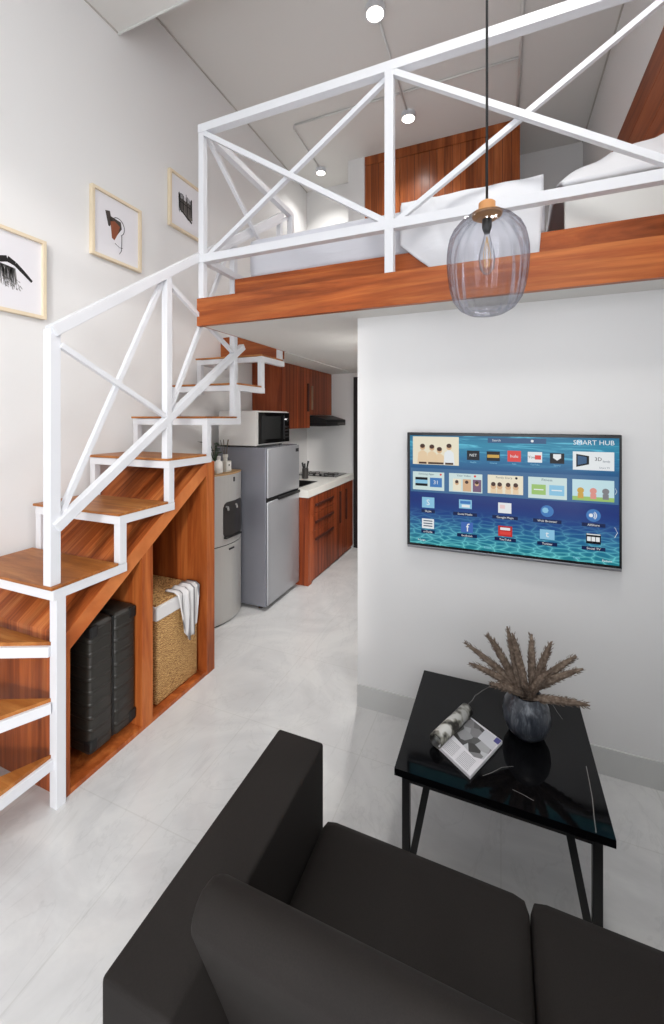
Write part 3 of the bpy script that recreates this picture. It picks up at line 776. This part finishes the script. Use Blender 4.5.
# countertop with sink cut-out (built as a frame of slabs around the bowl)
SX0, SX1, SY0, SY1 = -2.10, -1.77, 3.52, 3.92
ct = MB(); Z0, Z1 = .816, .888; CX0, CX1, CY0, CY1 = -2.255, -1.630, 3.412, YB - .004
ct.box(CX0, SX0, CY0, CY1, Z0, Z1).box(SX1, CX1, CY0, CY1, Z0, Z1).box(SX0, SX1, CY0, SY0, Z0, Z1).box(SX0, SX1, SY1, CY1, Z0, Z1)
o = ct.build('countertop', counter_m); tag(o, 'thick white countertop on the wooden kitchen base cabinet', 'countertop')
sk = MB().box(SX0 + .001, SX1 - .001, SY0 + .001, SY1 - .001, Z0 + .001, Z0 + .01)
for a in ((SX0 + .001, SX0 + .008, SY0 + .001, SY1 - .001), (SX1 - .008, SX1 - .001, SY0 + .001, SY1 - .001), (SX0 + .008, SX1 - .008, SY0 + .001, SY0 + .008), (SX0 + .008, SX1 - .008, SY1 - .008, SY1 - .001)):
    sk.box(*a, Z0 + .01, Z1 + .003)
o = sk.build('sink', mat('dark_steel_sink', (48, 47, 47), .3, .6)); tag(o, 'dark steel sink bowl set into the white countertop beside the fridge', 'sink')
hb = thing('gas_hob', (-1.93, 4.43, Z1), 'black built-in gas hob at the far end of the white counter', 'hob')
MB().box(-2.20, -1.70, 4.27, 4.60, Z1, Z1 + .008).build('glass_plate', black_gloss, hb, bevel=.002)
for x in (-2.07, -1.83):
    MB().lathe([(.0, .008), (.045, .008), (.045, .012), (.022, .013), (.022, .016), (.0, .016)], (x, 4.44, Z1), 24, cap=False).build('burner', mat('burner_steel', (60, 56, 50), .4, .5), hb)
    g = MB()
    for a in range(4):
        t = a * math.pi / 2 + .78
        g.bar((x + .03 * math.cos(t), 4.44 + .03 * math.sin(t), Z1 + .019), (x + .09 * math.cos(t), 4.44 + .09 * math.sin(t), Z1 + .019), .006)
        g.bar((x + .087 * math.cos(t), 4.44 + .087 * math.sin(t), Z1 + .008), (x + .087 * math.cos(t), 4.44 + .087 * math.sin(t), Z1 + .020), .006)
    g.build('pan_support', black_steel, hb)
for x in (-1.99, -1.91): MB().lathe([(.015, .008), (.013, .026), (0, .026)], (x, 4.31, Z1), 16, cap=False).build('knob', black_matt, hb)
ut = thing('utensil_holder', (-1.985, 4.07, Z1), 'dark utensil holder on the counter just beyond the fridge', 'utensil holder')
MB().lathe([(0, 0), (.035, 0), (.035, .11), (.031, .11), (.031, .01), (0, .01)], (-1.985, 4.07, Z1), 20, cap=False).build('cup', mat('dark_holder', (54, 50, 48), .4), ut)
for k, (a, l) in enumerate(((.6, .19), (2.2, .16), (4.0, .175))):
    MB().tube([(-1.985, 4.07, Z1 + .02), (-1.985 + .035 * math.cos(a), 4.07 + .035 * math.sin(a), Z1 + l)], [.006, .011], 8).build('utensil', black_matt, ut)
# wall cupboards
uc = thing('wall_cupboard', (-2.09, 3.75, 1.44), 'tall wooden wall cupboard with planked doors beside the microwave', 'cupboard')
MB().box(-2.255, -1.942, 3.44, 4.055, 1.443, ZL0 - .001).build('carcass', wood_kitx, uc)
def cup_door(y0, y1, z0, z1, par):
    f = MB().box(-1.942, -1.922, y0 + .002, y1 - .002, z0, z1).build('door', wood_kit, par)
    g = MB(); y = y0 + .077
    while y < y1 - .03:
        g.box(-1.9225, -1.921, y - .003, y + .003, z0, z1); y += .077
    g.build('plank_groove', groove, f); return f
f = cup_door(3.44, 3.745, 1.443, ZL0 - .004, uc)
f = cup_door(3.745, 4.055, 1.443, ZL0 - .004, uc)
MB().box(-1.922, -1.904, 3.985, 4.010, 1.62, 1.92).build('handle', handle_dark, f, bevel=.003)
uh = thing('wall_cupboard', (-2.09, 4.35, 1.6), 'shorter wooden wall cupboard above the cooker hood', 'cupboard')
MB().box(-2.255, -1.942, 4.058, YB - .004, 1.585, ZL0 - .001).build('carcass', wood_kitx, uh)
f = cup_door(4.058, YB - .004, 1.585, ZL0 - .004, uh)
MB().box(-1.922, -1.904, 4.085, 4.108, 1.64, 1.90).build('handle', mat('pale_handle', (140, 116, 92), .4), f, bevel=.003)
ho = thing('cooker_hood', (-2.0, 4.36, 1.46), 'slim black cooker hood under the short wall cupboard', 'cooker hood')
MB().prism([(-2.25, 1.50), (-2.25, 1.578), (-1.90, 1.578), (-1.735, 1.53), (-1.735, 1.50)], 1, 4.075, YB - .02).build('canopy', black_matt, ho, bevel=.003)
MB().box(-2.25, -1.735, 4.075, YB - .02, 1.465, 1.50).build('visor', black_steel, ho, bevel=.003)
MB().box(-1.735, -1.731, 4.40, 4.62, 1.475, 1.495).build('switch_strip', mat('grey_switch', (110, 108, 104), .4), ho)
MB().box(-2.2, -1.80, 4.12, 4.63, 1.458, 1.466).build('grease_filter', mat('filter_grey', (96, 96, 96), .4, .7), ho)

# ------------------------------------------------------------------ television
TX0, TX1, TZ0, TZ1 = -.4385, .473, .907, 1.478
TYF = 2.072
tv = thing('television', ((TX0 + TX1) / 2, YT, 1.19), 'wall-mounted flat television showing a blue app menu screen', 'television')
MB().box(TX0 + .06, TX1 - .06, TYF + .025, YT - .001, TZ0 + .08, TZ1 - .08).build('back_housing', black_matt, tv)
MB().box(TX0, TX1, TYF + .001, TYF + .026, TZ0, TZ1).build('bezel', mat('tv_bezel', (24, 25, 28), .25), tv, bevel=.003)
MB().box(TX0 + .002, TX1 - .002, TYF - .004, TYF + .02, TZ0 - .006, TZ0 + .006).build('bottom_strip', mat('tv_silver', (150, 150, 154), .3, .7), tv, bevel=.002)
def tx(f): return TX0 + f * (TX1 - TX0)
def tz(f): return TZ0 + f * (TZ1 - TZ0)
def emit(name, col, k=0.80):
    if name in MATS: return MATS[name]
    m = mat(name, (8, 8, 10), .2, spec=.2, emis=col, estr=k); return m
scr_m = mat('screen_water', (6, 6, 8), .2, spec=.2); nt, N, L, b = nodes(scr_m)
gen = texco(nt, (1, 1, 1), kind='Generated'); sp = N.new('ShaderNodeSeparateXYZ'); L.new(gen, sp.inputs[0])
def mth(op, a, bb):
    n_ = N.new('ShaderNodeMath'); n_.operation = op
    for i, q in enumerate((a, bb)):
        if isinstance(q, (int, float)): n_.inputs[i].default_value = q
        else: L.new(q, n_.inputs[i])
    return n_.outputs[0]
base = ramp(nt, sp.outputs['Z'], [(0.0, lin((38, 128, 142))), (0.12, lin((40, 112, 150))), (0.26, lin((34, 74, 140))), (0.40, lin((32, 54, 122))), (0.66, lin((38, 74, 128))), (0.80, lin((44, 116, 160))), (0.92, lin((52, 140, 172))), (1.0, lin((40, 112, 150)))])
vor = N.new('ShaderNodeTexVoronoi'); vor.feature = 'DISTANCE_TO_EDGE'; vor.inputs['Scale'].default_value = 1.0
nz = N.new('ShaderNodeTexNoise'); nz.inputs['Scale'].default_value = 9; L.new(gen, nz.inputs['Vector'])
mixv = N.new('ShaderNodeVectorMath'); mixv.operation = 'MULTIPLY_ADD'; L.new(nz.outputs['Color'], mixv.inputs[0]); mixv.inputs[1].default_value = (.9, .9, .9)
L.new(texco(nt, (15, 1, 30), kind='Generated'), mixv.inputs[2]); L.new(mixv.outputs[0], vor.inputs['Vector'])
edge = ramp(nt, vor.outputs['Distance'], [(0.0, (1, 1, 1)), (0.06, (.35, .35, .35)), (0.25, (0, 0, 0))])
lowm = ramp(nt, sp.outputs['Z'], [(0.0, (1, 1, 1)), (0.14, (.6, .6, .6)), (0.34, (0, 0, 0)), (0.78, (0, 0, 0)), (0.88, (0.0, .0, .0))])
mm = N.new('ShaderNodeMix'); mm.data_type = 'RGBA'; mm.blend_type = 'ADD'
fac = mth('MULTIPLY', edge, lowm); fac = mth('MULTIPLY', fac, .75)
L.new(fac, mm.inputs['Factor']); L.new(base, mm.inputs['A']); mm.inputs['B'].default_value = (*lin((130, 215, 205)), 1)
n4 = noise(nt, texco(nt, (5, 1, 34), kind='Generated'), 1.0, 4, .6, 1.0)
topm = ramp(nt, sp.outputs['Z'], [(0.72, (0, 0, 0)), (0.86, (1, 1, 1))])
st_ = ramp(nt, n4, [(0.52, (0, 0, 0)), (0.68, (1, 1, 1))])
m3 = N.new('ShaderNodeMix'); m3.data_type = 'RGBA'; m3.blend_type = 'ADD'
L.new(mth('MULTIPLY', mth('MULTIPLY', st_, topm), .6), m3.inputs['Factor']); L.new(mm.outputs['Result'], m3.inputs['A']); m3.inputs['B'].default_value = (*lin((120, 205, 215)), 1)
L.new(m3.outputs['Result'], b.inputs['Emission Color']); b.inputs['Emission Strength'].default_value = .78
sc = MB().box(tx(.016), tx(.989), TYF, TYF + .003, tz(.030), tz(.975)).build('screen', scr_m, tv)
def tile(name, fx0, fz1, fx1, fz0, m, y=.0012, par=None, bevel=0):
    return MB().box(tx(fx0), tx(fx1), TYF - y, TYF - y + .001, tz(fz0), tz(fz1)).build(name, m, par or tv)
def disc(name, fx, fz, r, m, y=.0024, par=None, n=24, sx=1.0):
    return MB().prism([(tx(fx) + sx * r * math.cos(2 * math.pi * k / n), tz(fz) + r * math.sin(2 * math.pi * k / n)) for k in range(n)], 1, TYF - y, TYF - y + .0008).build(name, m, par or tv)
def text(s_, fx, fz, size, m, par, align='CENTER', y=.0032, name='caption', shear=0):
    cu = bpy.data.curves.new('t', 'FONT'); cu.body = s_; cu.size = size; cu.align_x = align; cu.align_y = 'CENTER'; cu.extrude = .0002; cu.resolution_u = 2
    to = bpy.data.objects.new('t', cu); S.collection.objects.link(to)
    dg = bpy.context.evaluated_depsgraph_get()
    me = bpy.data.meshes.new_from_object(to.evaluated_get(dg)); bpy.data.objects.remove(to)
    me.transform(Matrix.Translation((tx(fx), TYF - y, tz(fz))) @ Matrix.Rotation(math.radians(90), 4, 'X'))
    me.transform(Matrix.Translation(-Vector(tv['_o'])))
    me.materials.clear(); me.materials.append(m)
    o = bpy.data.objects.new(name, me); S.collection.objects.link(o); o.parent = par; return o
eW = emit('screen_white', (232, 236, 238)); eP = emit('screen_panel', (206, 226, 224)); eN = emit('screen_navy', (22, 36, 78)); eK = emit('screen_black', (16, 18, 24))
eR = emit('screen_red', (222, 72, 66)); eDR = emit('screen_dark_red', (190, 52, 50)); eB = emit('screen_blue', (66, 122, 186)); eLB = emit('screen_light_blue', (140, 196, 226)); eG = emit('screen_green', (158, 196, 112))
eS = emit('screen_skin', (214, 176, 138)); eC = emit('screen_cream', (236, 228, 204)); eH = emit('screen_hair', (74, 50, 40)); eFB = emit('screen_slate', (58, 92, 130)); eT = emit('screen_text_grey', (74, 90, 110)); eM = emit('screen_band', (66, 108, 150))
eY = emit('screen_amber', (206, 164, 74))
# top row: group photo, app icons, advert
ph = tile('photo_tile', .032, .965, .275, .723, eC)
for fx, fz in ((.085, .87), (.135, .865), (.175, .845), (.225, .875)):
    MB().prism([(tx(fx) - .026, tz(.728)), (tx(fx) + .026, tz(.728)), (tx(fx) + .021, tz(fz - .045)), (tx(fx) + .006, tz(fz - .025)), (tx(fx) - .006, tz(fz - .025)), (tx(fx) - .021, tz(fz - .045))], 1, TYF - .0024, TYF - .0016).build('figure', eW if fx > .2 else emit('screen_beige', (232, 206, 170)), ph)
    disc('head', fx, fz, .0125, eS, .003, ph); disc('hair', fx, fz + .014, .0105, eH, .0036, ph, sx=1.15)
    MB().box(tx(fx) - .018, tx(fx) + .02, TYF - .0036, TYF - .003, tz(.728), tz(.745)).build('dark_hem', eH, ph)
sbx = tile('search_bar', .418, .964, .687, .922, eFB)
text('Search', .46, .943, .014, eW, sbx); disc('search_glyph', .625, .943, .006, eW, .0026, sbx)
ic = tile('app_icon', .316, .854, .378, .775, eK); text('NET', .347, .815, .018, eW, ic)
ic = tile('app_icon', .413, .852, .476, .774, eK); tile('stripe', .416, .825, .473, .80, eY, .0022, ic)
ic = tile('app_icon', .512, .862, .574, .774, eR); text('hulu', .543, .818, .02, eW, ic)
ic = tile('app_icon', .605, .857, .669, .774, eW); text('You', .622, .815, .017, eK, ic); tile('red_lozenge', .637, .832, .664, .798, eR, .0022, ic)
ic = tile('app_icon', .703, .852, .765, .771, eK); MB().prism([(tx(.717), tz(.845)), (tx(.717), tz(.815)), (tx(.734), tz(.795)), (tx(.751), tz(.815)), (tx(.751), tz(.845))], 1, TYF - .0024, TYF - .0016).build('shield', eW, ic)
for fx, s_ in ((.347, 'Netflix'), (.445, 'Cinema'), (.543, 'hulu'), (.637, 'YouTube'), (.734, 'Sports')): text(s_, fx, .757, .010, eLB, tv)
text('SMART HUB', .886, .938, .0285, eW, tv); disc('hub_emblem', .828, .940, .0125, eLB, .0026)
ad = tile('advert_tile', .801, .87, .969, .731, eW)
MB().prism([(tx(.815), tz(.852)), (tx(.815), tz(.752)), (tx(.868), tz(.775)), (tx(.868), tz(.838))], 1, TYF - .0024, TYF - .0016).build('tilted_set', eK, ad)
MB().prism([(tx(.821), tz(.840)), (tx(.821), tz(.768)), (tx(.858), tz(.783)), (tx(.858), tz(.830))], 1, TYF - .0032, TYF - .0024).build('tilted_picture', eFB, ad)
text('3D', .905, .815, .022, eK, ad); text('family', .938, .80, .012, eT, ad); text('Smart TV', .93, .752, .010, eT, ad)
# middle band with five recommended tiles
bd = tile('menu_band', .020, .690, .986, .482, eM, .0006)
tl = tile('app_tile', .032, .658, .200, .501, eP); text('Samsung Apps', .105, .640, .013, eT, tl); disc('badge', .182, .640, .005, eR, .0026, tl)
tile('thumbnail', .046, .610, .112, .535, eK, .0022, tl); tile('thumbnail_band', .046, .588, .112, .557, eLB, .003, tl)
q = tile('thumbnail', .125, .610, .188, .530, eB, .0022, tl); text('31', .157, .570, .026, eW, q)
tl = tile('app_tile', .225, .658, .392, .502, eP); text('Your Video', .30, .640, .014, eT, tl); disc('badge', .356, .640, .0055, eR, .0026, tl)
for fx, m_ in ((.245, eC), (.295, eS), (.345, emit('screen_mauve', (120, 92, 118)))):
    q = tile('thumbnail', fx, .612, fx + .042, .51, m_, .0022, tl); disc('head', fx + .02, .575, .009, eS, .003, q); disc('hair', fx + .02, .588, .008, eH, .0036, q)
tl = tile('app_tile', .418, .660, .584, .509, eC); text('Family Story', .495, .641, .014, eT, tl); disc('badge', .553, .641, .0055, eK, .0026, tl)
for fx in (.445, .475, .515, .55):
    disc('head', fx, .565, .012, eS, .0026, tl); disc('hair', fx, .585, .010, eH, .0034, tl); MB().box(tx(fx) - .012, tx(fx) + .012, TYF - .0026, TYF - .0018, tz(.512), tz(.548)).build('figure', emit('screen_beige', (232, 206, 170)), tl)
tl = tile('app_tile', .607, .660, .776, .493, eP); text('Fitness', .690, .640, .016, eT, tl)
q = tile('thumbnail', .622, .602, .685, .522, eG, .0022, tl); tile('thumbnail_line', .632, .566, .675, .558, eW, .003, q)
q = tile('thumbnail', .700, .602, .765, .522, eLB, .0022, tl); tile('thumbnail_line', .71, .566, .755, .558, eW, .003, q)
tl = tile('app_tile', .799, .658, .969, .499, emit('screen_sky', (196, 226, 232)))
tile('grass_strip', .799, .530, .969, .499, eG, .0022, tl)
for fx, m_ in ((.833, eY), (.885, emit('screen_pink', (222, 150, 140))), (.935, emit('screen_grey', (130, 130, 134)))):
    disc('toy_shape', fx, .575, .013, m_, .0026, tl); MB().box(tx(fx) - .011, tx(fx) + .011, TYF - .0026, TYF - .0018, tz(.515), tz(.555)).build('toy_block', m_, tl)
# lower icons with captions on dark plates
def plate(s_, fx, fz, w, par):
    p_ = tile('caption_plate', fx - w, fz + .014, fx + w, fz - .014, eN, .0014, par); text(s_, fx, fz, .0135, eW, p_)
i_ = tile('app_icon', .082, .438, .148, .347, eLB); text('S', .115, .392, .04, eW, i_); plate('Skype', .115, .318, .036, i_)
i_ = tile('app_icon', .276, .440, .340, .365, eLB); tile('icon_band', .282, .43, .334, .405, eB, .0022, i_); tile('icon_band', .29, .398, .33, .376, eW, .0022, i_); plate('Social Media', .306, .318, .06, i_)
i_ = tile('app_icon', .468, .437, .530, .353, eW); tile('map_patch', .476, .42, .5, .39, emit('screen_rose', (236, 206, 206)), .0022, i_); plate('Google Maps', .50, .318, .06, i_)
i_ = disc('app_icon', .691, .396, .026, eB, .0012); disc('globe_land', .683, .402, .013, eLB, .0022, i_, 7); plate('Web Browser', .691, .318, .062, i_)
i_ = disc('app_icon', .886, .39, .027, eB, .0012); disc('wave_dot', .876, .39, .008, eW, .0022, i_)
for r in (.014, .02):
    ring = [(tx(.878) + r * math.cos(math.radians(a)), tz(.39) + r * math.sin(math.radians(a))) for a in range(-55, 56, 11)]
    inner = [(tx(.878) + (r - .003) * math.cos(math.radians(a)), tz(.39) + (r - .003) * math.sin(math.radians(a))) for a in range(55, -56, -11)]
    MB().prism(ring + inner, 1, TYF - .0022, TYF - .0014).build('wave_arc', eW, i_)
plate('AllShare', .886, .318, .048, i_)
i_ = tile('app_icon', .082, .251, .146, .167, eW)
for k in range(3): tile('icon_line', .09, .238 - k * .022, .138, .229 - k * .022, eT, .0022, i_)
plate('e-Guide', .114, .140, .036, i_)
i_ = tile('app_icon', .286, .252, .346, .165, emit('screen_facebook_blue', (70, 108, 182))); text('f', .319, .205, .055, eW, i_); plate('facebook', .316, .140, .05, i_)
i_ = tile('app_icon', .468, .249, .534, .165, eDR); tile('icon_band', .478, .236, .524, .216, eW, .0022, i_); tile('icon_band', .474, .205, .528, .178, eR, .0022, i_); plate('YouTube', .501, .140, .05, i_)
i_ = tile('app_icon', .659, .251, .723, .175, eLB); text('t', .691, .215, .04, eW, i_); plate('Twitter', .691, .140, .044, i_)
i_ = tile('app_icon', .856, .252, .916, .175, eK); 
for k in range(3): tile('icon_band', .860 + k * .018, .228, .875 + k * .018, .195, eW, .0022, i_)
tile('icon_line', .858, .25, .914, .243, eW, .0022, i_); plate('Social TV', .886, .140, .048, i_)
for k, (fx, fz) in enumerate(((.976, .275), (.976, .58))):
    s_ = .010 if k == 0 else .006
    MB().bar((tx(fx) - s_ * .5, TYF - .0016, tz(fz) + s_ * 2.2), (tx(fx) + s_ * .5, TYF - .0016, tz(fz)), .0022, .001).bar((tx(fx) + s_ * .5, TYF - .0016, tz(fz)), (tx(fx) - s_ * .5, TYF - .0016, tz(fz) - s_ * 2.2), .0022, .001).build('arrow', eW, tv)
text('A Login', .06, .065, .012, eW, tv, 'LEFT'); text('B Sort', .40, .060, .012, eLB, tv, 'LEFT'); text('Return', .92, .058, .013, eW, tv, 'LEFT'); text('Tools', .80, .058, .012, eLB, tv, 'LEFT')

# ------------------------------------------------------------------ coffee table
tb = thing('coffee_table', (-.02, 1.655, 0), 'black marble-topped coffee table with black steel V legs', 'table')
BX0, BX1, BY0, BY1, BZ = -.333, .299, 1.368, 1.952, .368
VEINS = [([(-.043, 1.945), (-.073, 1.903), (-.085, 1.880), (-.102, 1.855), (-.110, 1.820), (-.122, 1.796), (-.138, 1.735)], .0011),
         ([(.268, 1.622), (.266, 1.559), (.263, 1.492), (.256, 1.43), (.251, 1.372)], .0013),
         ([(.198, 1.916), (.209, 1.878), (.224, 1.838)], .0009), ([(-.056, 1.448), (-.027, 1.474), (.003, 1.508), (.039, 1.527)], .0008),
         ([(.034, 1.431), (.065, 1.424), (.094, 1.414)], .0010)]
tt = MB().box(BX0, BX1, BY0, BY1, BZ - .024, BZ)
for vein, vw in VEINS:
    for a, c in zip(vein, vein[1:]):
        dx, dy = c[0] - a[0], c[1] - a[1]; l = math.hypot(dx, dy); nx, ny = -dy / l * vw, dx / l * vw
        tt.quad((a[0] + nx, a[1] + ny, BZ + .0003), (a[0] - nx, a[1] - ny, BZ + .0003), (c[0] - nx, c[1] - ny, BZ + .0003), (c[0] + nx, c[1] + ny, BZ + .0003))
to_ = tt.build('tabletop', marble_b, tb)
to_.data.materials.append(mat('marble_vein', (120, 118, 116), .12, spec=.25))
for k_, pl_ in enumerate(to_.data.polygons):
    if k_ >= 6: pl_.material_index = 1
for x, sg in ((BX0 + .036, 1), (BX1 - .042, -1)):
    for y in (BY0 + .022, BY1 - .022):
        lg = MB().bar((x, y, 0.0), (x, y, BZ - .024), .025)
        lg.bar((x + sg * .010, y, 0.012), (x + sg * .072, y, BZ - .026), .022)
        lg.build('leg', black_steel, tb, bevel=.001)
fr = MB()
for y in (BY0 + .022, BY1 - .022): fr.bar((BX0 + .03, y, BZ - .034), (BX1 - .03, y, BZ - .034), .02)
for x in (BX0 + .03, BX1 - .03): fr.bar((x, BY0 + .022, BZ - .034), (x, BY1 - .022, BZ - .034), .02)
fr.build('under_frame', black_steel, tb)

# vase with dried grass
VX, VY = .088, 1.705
vs_m = mat('grey_glazed_vase', (72, 76, 84), .3); nt, N, L, b = nodes(vs_m)
L.new(ramp(nt, noise(nt, texco(nt, (55, 55, 9)), 1, 5, .65, .8), [(0.35, lin((40, 43, 50))), (0.5, lin((62, 66, 74))), (0.70, lin((112, 116, 122)))]), b.inputs['Base Color'])
vs = thing('vase', (VX, VY, BZ), 'round grey-streaked vase on the black coffee table', 'vase')
MB().lathe([(0, 0), (.045, 0), (.064, .018), (.079, .048), (.083, .080), (.077, .112), (.064, .136), (.054, .146), (.054, .152), (.048, .152), (.048, .140), (.066, .10), (.06, .04), (0, .03)], (VX, VY, BZ), 40, cap=False).build('body', vs_m, vs, smooth=True)
gm = mat('dried_grass', (150, 132, 114), .9, spec=.1); nt, N, L, b = nodes(gm)
L.new(ramp(nt, noise(nt, texco(nt, (90, 90, 90)), 1, 3), [(0.3, lin((92, 78, 68))), (0.55, lin((128, 112, 99))), (0.8, lin((164, 148, 133)))]), b.inputs['Base Color'])
tips = [(-.135, .02, .655), (-.115, -.03, .60), (-.052, .03, .70), (-.03, -.01, .70), (.022, .04, .742), (.04, -.02, .742), (.108, .05, .725), (.172, .0, .73), (.255, .03, .682), (.27, -.02, .662), (.285, -.06, .555), (.155, -.04, .635), (.08, -.11, .60), (-.04, -.10, .57)]
rg = random.Random(11)
for k, (tx_, dy, tz_) in enumerate(tips):
    b0 = Vector((VX + .02 * math.cos(k), VY + .02 * math.sin(k), BZ + .13)); tp = Vector((tx_, VY + dy * .8, tz_))
    t = thing('dried_grass_stem', tuple(b0), 'dried beige grass plume in the grey-streaked vase', 'dried grass', 'dried grass plumes in the vase')
    mid = b0.lerp(tp, .45) + Vector((0, 0, .018))
    MB().tube([(b0.x, b0.y, BZ + .045), b0, b0.lerp(mid, .7)], .0022, 6).build('stalk', gm, t)
    pl = MB(); pts = []; n = 9
    for i in range(n + 1):
        f = .12 + .88 * i / n
        p = b0 * (1 - f) ** 2 + mid * 2 * f * (1 - f) + tp * f ** 2; pts.append(p)
    rs = [.005, .009, .0115, .012, .0118, .011, .010, .0085, .006, .0022]
    pl.tube(pts, [r * 1.15 for r in rs], 8)
    # seed tufts
    for i in range(150):
        j = rg.uniform(.3, n - .2); a = int(j); p = pts[a].lerp(pts[a + 1], j - a); dr_ = (pts[a + 1] - pts[a]).normalized()
        v = Vector((rg.gauss(0, 1), rg.gauss(0, 1), rg.gauss(0, 1))); v = (v - dr_ * v.dot(dr_)).normalized()
        r0 = rs[a] * 1.0; q = p + v * r0; e = q + v * .006 + dr_ * .012; sd_ = v.cross(dr_) * .0022
        A, B, C_, D = pl.bm.verts.new(q + sd_), pl.bm.verts.new(q - sd_), pl.bm.verts.new(e), pl.bm.verts.new(q + v * .004 + dr_ * .004)
        pl.bm.faces.new((A, B, C_)); pl.bm.faces.new((B, D, C_)); pl.bm.faces.new((D, A, C_))
    pl.build('plume', gm, t)

# open magazine with its left half rolled over
mg = thing('magazine', (-.1, 1.57, BZ), 'open black-and-white magazine with rolled-back pages on the coffee table', 'magazine')
A = Vector((-.207, 1.505)); B = Vector((-.118, 1.705)); Cc = Vector((.005, 1.617)); D = Vector((-.093, 1.417))
th = .012
MB().prism([tuple(A), tuple(D), tuple(Cc), tuple(B)], 2, BZ, BZ + th).build('page_block', paper, mg, bevel=.001)
def on_mag(u, v): 
    p = A.lerp(D, u); q = B.lerp(Cc, u); return p.lerp(q, v)
photo_m = mat('printed_photo', (120, 120, 122), .35); nt, N, L, b = nodes(photo_m)
vr = N.new('ShaderNodeTexVoronoi'); vr.inputs['Scale'].default_value = 26; L.new(texco(nt, (1, 1, 1)), vr.inputs['Vector'])
L.new(ramp(nt, vr.outputs['Color'], [(0.2, lin((58, 56, 54))), (0.45, lin((136, 135, 136))), (0.75, lin((196, 197, 200)))]), b.inputs['Base Color'])
MB().prism([tuple(on_mag(*p)) for p in ((.03, .40), (.78, .33), (.97, .42), (.97, .93), (.03, .97))], 2, BZ + th, BZ + th + .0006).build('printed_photo', photo_m, mg)
MB().prism([tuple(on_mag(*p)) for p in ((.55, .70), (.97, .68), (.97, .97), (.55, .97))], 2, BZ + th + .0004, BZ + th + .001).build('pale_corner', mat('print_pale', (206, 207, 212), .4), mg)
MB().prism([tuple(on_mag(*p)) for p in ((.86, .86), (.99, .86), (.99, .98), (.86, .98))], 2, BZ + th + .0008, BZ + th + .0014).build('blue_corner', mat('print_blue', (74, 72, 140), .4), mg)
tl_ = MB()
for k in range(9):
    for c0, c1 in ((.10, .42), (.52, .88)):
        v0 = .04 + k * .03
        tl_.prism([tuple(on_mag(*p)) for p in ((c0, v0), (c1, v0), (c1, v0 + .008), (c0, v0 + .008))], 2, BZ + th, BZ + th + .0004)
tl_.build('text_lines', mat('print_text', (160, 160, 164), .6), mg)
dirn = (B - A).normalized(); sidev = Vector((-dirn.y, dirn.x))
roll_m = mat('printed_roll', (150, 150, 146), .4); nt, N, L, b = nodes(roll_m)
L.new(ramp(nt, noise(nt, texco(nt, (22, 22, 22)), 1, 2, .5), [(0.42, lin((44, 42, 38))), (0.5, lin((150, 148, 136))), (0.56, lin((206, 205, 200)))]), b.inputs['Base Color'])
rollc0 = A + sidev * .010 - dirn * .004; rollc1 = B + sidev * .009 + dirn * .004
R_ = .026; rings = []
rm = MB(); nseg = 26
for c in (rollc0, rollc1):
    ring = []
    for k in range(nseg + 1):
        a = math.radians(-75 + k * (360 + 20) / nseg); rr = R_ * (1 - .12 * k / nseg)
        p2 = c - sidev * (rr * math.cos(a))
        ring.append(rm.bm.verts.new((p2.x, p2.y, BZ + R_ + .001 + rr * math.sin(a))))
    rings.append(ring)
for k in range(nseg): rm.bm.faces.new((rings[0][k], rings[0][k + 1], rings[1][k + 1], rings[1][k]))
o = rm.build('rolled_page', roll_m, mg, smooth=True); sdm = o.modifiers.new('s', 'SOLIDIFY'); sdm.thickness = .003; sdm.offset = -1

# ------------------------------------------------------------------ sofa
sf = thing('sofa', (.08, .8, 0), 'charcoal two-seat sofa facing the television, seen from behind', 'sofa')
AX0, AX1, SY0_, SY1_ = -.616, -.470, .488, 1.085
MB().box(AX0, AX1, SY0_, SY1_, .05, .62).build('arm', sofa_m, sf, bevel=.008, seg=3)
MB().box(.62, .766, SY0_, SY1_, .05, .62).build('arm', sofa_m, sf, bevel=.008, seg=3)
MB().box(AX1, .62, .50, 1.06, .05, .26).build('base', sofa_m, sf, bevel=.01)
MB().box(AX1, .62, .49, .56, .26, .36).build('back_frame', mat('sofa_dark_frame', (24, 23, 23), .8), sf, bevel=.006)
def cushion(x0, x1, y0, y1, z0, z1, r, puff):
    return soft_box(x0, x1, y0, y1, z0, z1, r, 0, 14, 14, puff)
cushion(-.468, .0625, .64, 1.096, .262, .408, .026, .012).build('seat_cushion', sofa_m, sf, smooth=True)
cushion(.0635, .616, .64, 1.100, .262, .408, .026, .012).build('seat_cushion', sofa_m, sf, smooth=True)
# leaning backrest: profile in y,z extruded in x
def lean(x0, x1):
    prof = [(.665, .30), (.589, .522), (.533, .676), (.508, .745), (.513, .772), (.540, .786), (.572, .783), (.592, .760), (.70, .43), (.71, .33)]
    return MB().prism(prof, 0, x0, x1)
lean(-.455, .616).build('backrest', sofa_m, sf, bevel=.018, seg=3)
for x in (-.55, .70):
    for y in (.54, 1.03): MB().box(x - .02, x + .02, y - .02, y + .02, 0, .052).build('foot', black_matt, sf)

for o in bpy.data.objects:
    if '_o' in o.keys(): del o['_o']
